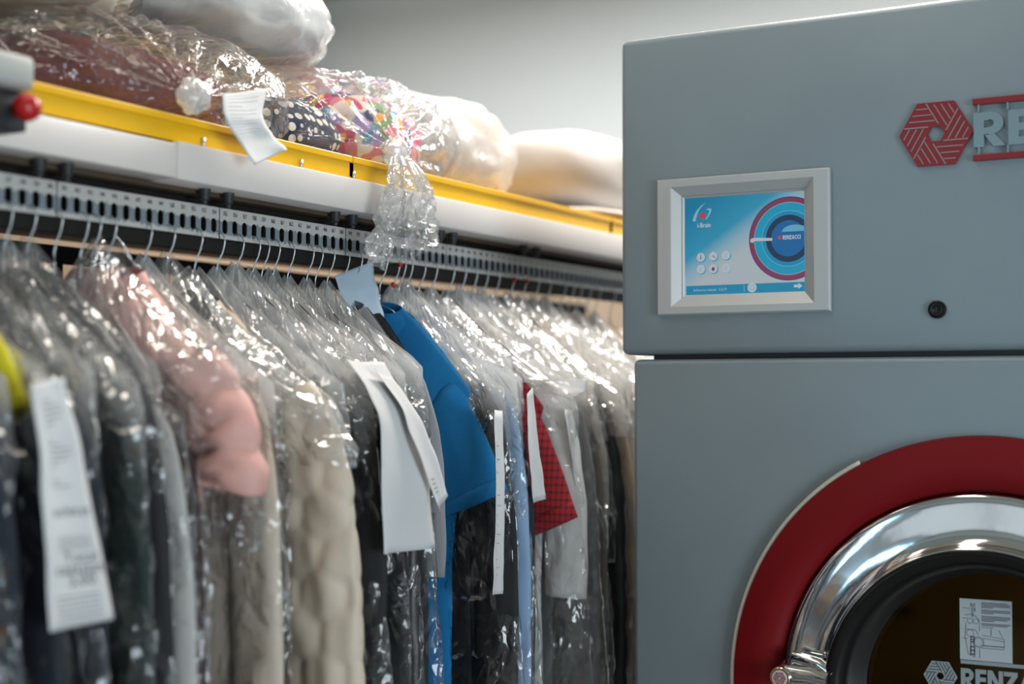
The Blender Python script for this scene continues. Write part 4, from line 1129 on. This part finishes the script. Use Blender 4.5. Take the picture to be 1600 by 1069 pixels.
for i, (slot, name, cat, label, m, k) in enumerate(GL):
    w = k['w']; sd = i * 3.7 + 1.3; yaw = R(rg.uniform(-4, 4))
    T = k.get('T', .0165)
    zn = k.get('zn', 1.602 + rg.uniform(-.018, .008)); drop = k.get('drop', .165) * w / .21
    hem = k.get('hem', .72 + rg.uniform(-.05, .05))
    y = slot_y(slot)
    r = root(name, (HX, y, hem), label, cat, None, yaw)
    off = Vector((0, 0, -hem))
    def P_(g, nm, mm=m): 
        g.V = [v + off for v in g.V]; return g.mk(nm, mm, r, True)
    pf = k.get('puff')
    wb = w * .90 if not k.get('tee') else w * .80
    qd = name == 'quilted_coat'
    P_(torso(0, w, wb, zn, drop, hem, T, sd, pf, nphi=120 if qd else 64, nv=120 if qd else 56), 'body')
    sl = k.get('sl', .56 + .1 * rg.random())
    zs = zn - drop
    if k.get('tee'):
        hs = k.get('hs', .205)
        for s_ in (1, -1):
            rings = []; so = k.get('so', .045)
            for j in range(25):   # short sleeve: flat, wide, hanging from the shoulder end
                t = j / 24
                top = Vector((s_ * (w - .035 + .115 * t ** .8), 0, zs + .022 - hs * t)); bot = Vector((s_ * (w - .10 + .03 * t), 0, zs - .05 - (hs - .01) * t))
                ring = []
                for q in range(40):
                    a = 2 * PI * q / 40; f = .5 + .5 * math.cos(a)
                    p = bot.lerp(top, f); th = T * (.35 + .65 * abs(math.sin(a)) ** .5)
                    p.y += math.sin(a) * th * .9 - .006 * t + .003 * nz(t * 3 + sd, f * 4, 1)
                    ring.append(p)
                rings.append(ring)
            sv = P_(G().loft(rings), 'sleeve')
            hemg = G(); a0, a1 = rings[-3], rings[-1]
            rr2 = [[Vector(p) + Vector((0, math.copysign(.0016, p.y), 0)) for p in rg_] for rg_ in (rings[-4], rings[-3], rings[-1])]
            hemg.loft(rr2); hemg.V = [v + off for v in hemg.V]; hemg.mk('sleeve_hem', m, sv, True)
    elif sl > 0:
        for s_ in (1, -1):
            P_(sleeve(s_, w, zs, sl, k.get('r0', .056), k.get('r1', .045), T * 1.0, sd + s_, k.get('so', .045), pf, *((64, 110) if qd else (28, 34))), 'sleeve')
    # collar or hood
    if sl > 0 or k.get('tee'):
        rr = []
        nn = 40
        big = k.get('hood')
        for j in range(9):
            t = j / 8; ring = []
            for q in range(nn):
                a = 2 * PI * q / nn; c_, s_ = math.cos(a), math.sin(a)
                ex = .060 + .014 * math.sin(PI * t) - .010 * t + (.02 * t if big else 0)
                z = zn - .030 + .045 * t - (.030 * max(0, -s_)) * (1 - t * .2) - .012 * abs(c_) ** 2
                ring.append((c_ * ex, s_ * (T * .8 + .004 * math.sin(PI * t)), z))
            rr.append(ring)
        P_(G().loft(rr, False, False), 'collar')
    if k.get('hood'):
        rr = []
        for j in range(21):
            t = j / 20; ring = []
            for q in range(36):
                a = 2 * PI * q / 36
                ctr = Vector((-.055 + .185 * t, -T * .75, zn - .02 - .105 * t + .02 * math.sin(PI * t)))
                rad = .040 * (math.sin(PI * min(1, t * .9 + .08)) ** .5)
                f = 1 + .22 * nz(t * 5, math.cos(a) * 1.5, math.sin(a) * 1.5)
                ring.append(ctr + Vector((.25 * math.cos(a) * rad * f, math.sin(a) * rad * .55 * f, math.cos(a) * rad * 1.15 * f)))
            rr.append(ring)
        P_(G().loft(rr), 'hood')
    if k.get('patch'):
        rr = []
        for j in range(15):
            t = j / 14; ring = []
            for q in range(20):
                a = 2 * PI * q / 20
                ctr = Vector((.135 + .085 * t, -T * 1.3, zn - .075 - .095 * t))
                ring.append(ctr + Vector((.012 * math.cos(a), .012 * math.sin(a), .034 * math.cos(a) * math.sin(PI * (t * .9 + .05)))))
            rr.append(ring)
        pp = P_(G().loft(rr), 'shoulder_patch', YELLOW); pp['label'] = 'lemon yellow shoulder patch'
    hanger(slot, yaw, 'thin wire hanger holding the ' + k.get('where', label.split(',')[0]), tw=w - .015, red=slot in (174.8, 192.8, 195.0))
    if k.get('film'):
        cw = k.get('cw', w + (.050 if sl > 0 else .02)); ch = cw + (.042 if sl > 0 else .01)
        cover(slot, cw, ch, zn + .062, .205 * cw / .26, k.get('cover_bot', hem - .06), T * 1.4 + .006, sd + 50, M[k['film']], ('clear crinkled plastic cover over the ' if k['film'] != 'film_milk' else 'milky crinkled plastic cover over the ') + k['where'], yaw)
# ------------------------------------------------------------------ extra hangers without clothes
for i, n in enumerate((143.3, 158.9, 164.9, 175.6, 204.4, 208, 213.5)):
    hanger(n, R(rg.uniform(-5, 5)), ['empty wire hanger between the wine dress and pink padded jacket', 'empty wire hanger under number 159 beside the black padded vest', 'empty wire hanger under number 165', 'empty wire hanger just behind the bright blue T-shirt',
                   'empty wire hanger fourth past the beige coat', 'empty wire hanger fifth past the beige coat', 'empty wire hanger half behind the machine edge'][i], tw=.14)

# ------------------------------------------------------------------ paper on the garments
strip('price_slip', [(qx(523, 431, -1.60), qx(581, 409, -1.605)), (qx(536, 470, -1.59), qx(590, 452, -1.595)), (qx(552, 510, -1.585), qx(600, 496, -1.59))], M['paper_blue'], 'pale blue paper slip hooked on the rail above the bright blue T-shirt', 'slip', None, (), 4)
strip('paper_sheet', [(qx(540, 560, -1.37), qx(600, 566, -1.38)), (qx(575, 610, -1.33), qx(632, 625, -1.34)), (qx(594, 665, -1.31), qx(660, 690, -1.32)), (qx(596, 760, -1.30), qx(670, 770, -1.31)), (qx(600, 866, -1.30), qx(680, 857, -1.31))], M['paper'], 'large blank white paper sheet hanging before the black padded jacket', 'paper', None, (), 6)
strip('receipt', [(qx(585, 575, -1.35), qx(612, 590, -1.355)), (qx(628, 640, -1.315), qx(655, 650, -1.32)), (qx(650, 700, -1.30), qx(682, 715, -1.305)), (qx(688, 798, -1.29), qx(700, 775, -1.295))], M['paper'], 'curled narrow receipt beside the large blank white sheet', 'receipt', None, [(.82 + .025 * i, .25, .55, .005) for i in range(4)], 9)
strip('receipt', [(qx(773, 640, -1.33), qx(785, 642, -1.335)), (qx(775, 760, -1.315), qx(788, 762, -1.32)), (qx(773, 860, -1.31), qx(787, 862, -1.315)), (qx(770, 930, -1.31), qx(786, 928, -1.315))], M['paper'], 'narrow white receipt hanging right behind the bright blue sleeve', 'receipt', None, [(.12 + .05 * i, .3, .3 + .4 * abs(math.sin(i * 2.3)), .004) for i in range(16)], 12)
strip('paper_tag', [(qx(824, 622, -1.34), qx(832, 606, -1.345)), (qx(826, 700, -1.33), qx(842, 700, -1.335)), (qx(834, 786, -1.325), qx(853, 780, -1.33))], M['paper'], 'narrow white paper slip on the near edge of the red checked shirt', 'slip', None, (), 14)
strip('paper_tag', [(qx(882, 640, -1.345), qx(894, 640, -1.35)), (qx(894, 720, -1.335), qx(907, 716, -1.34)), (qx(902, 782, -1.335), qx(914, 778, -1.34))], M['paper'], 'narrow white paper slip behind the red checked shirt', 'slip', None, (), 16)
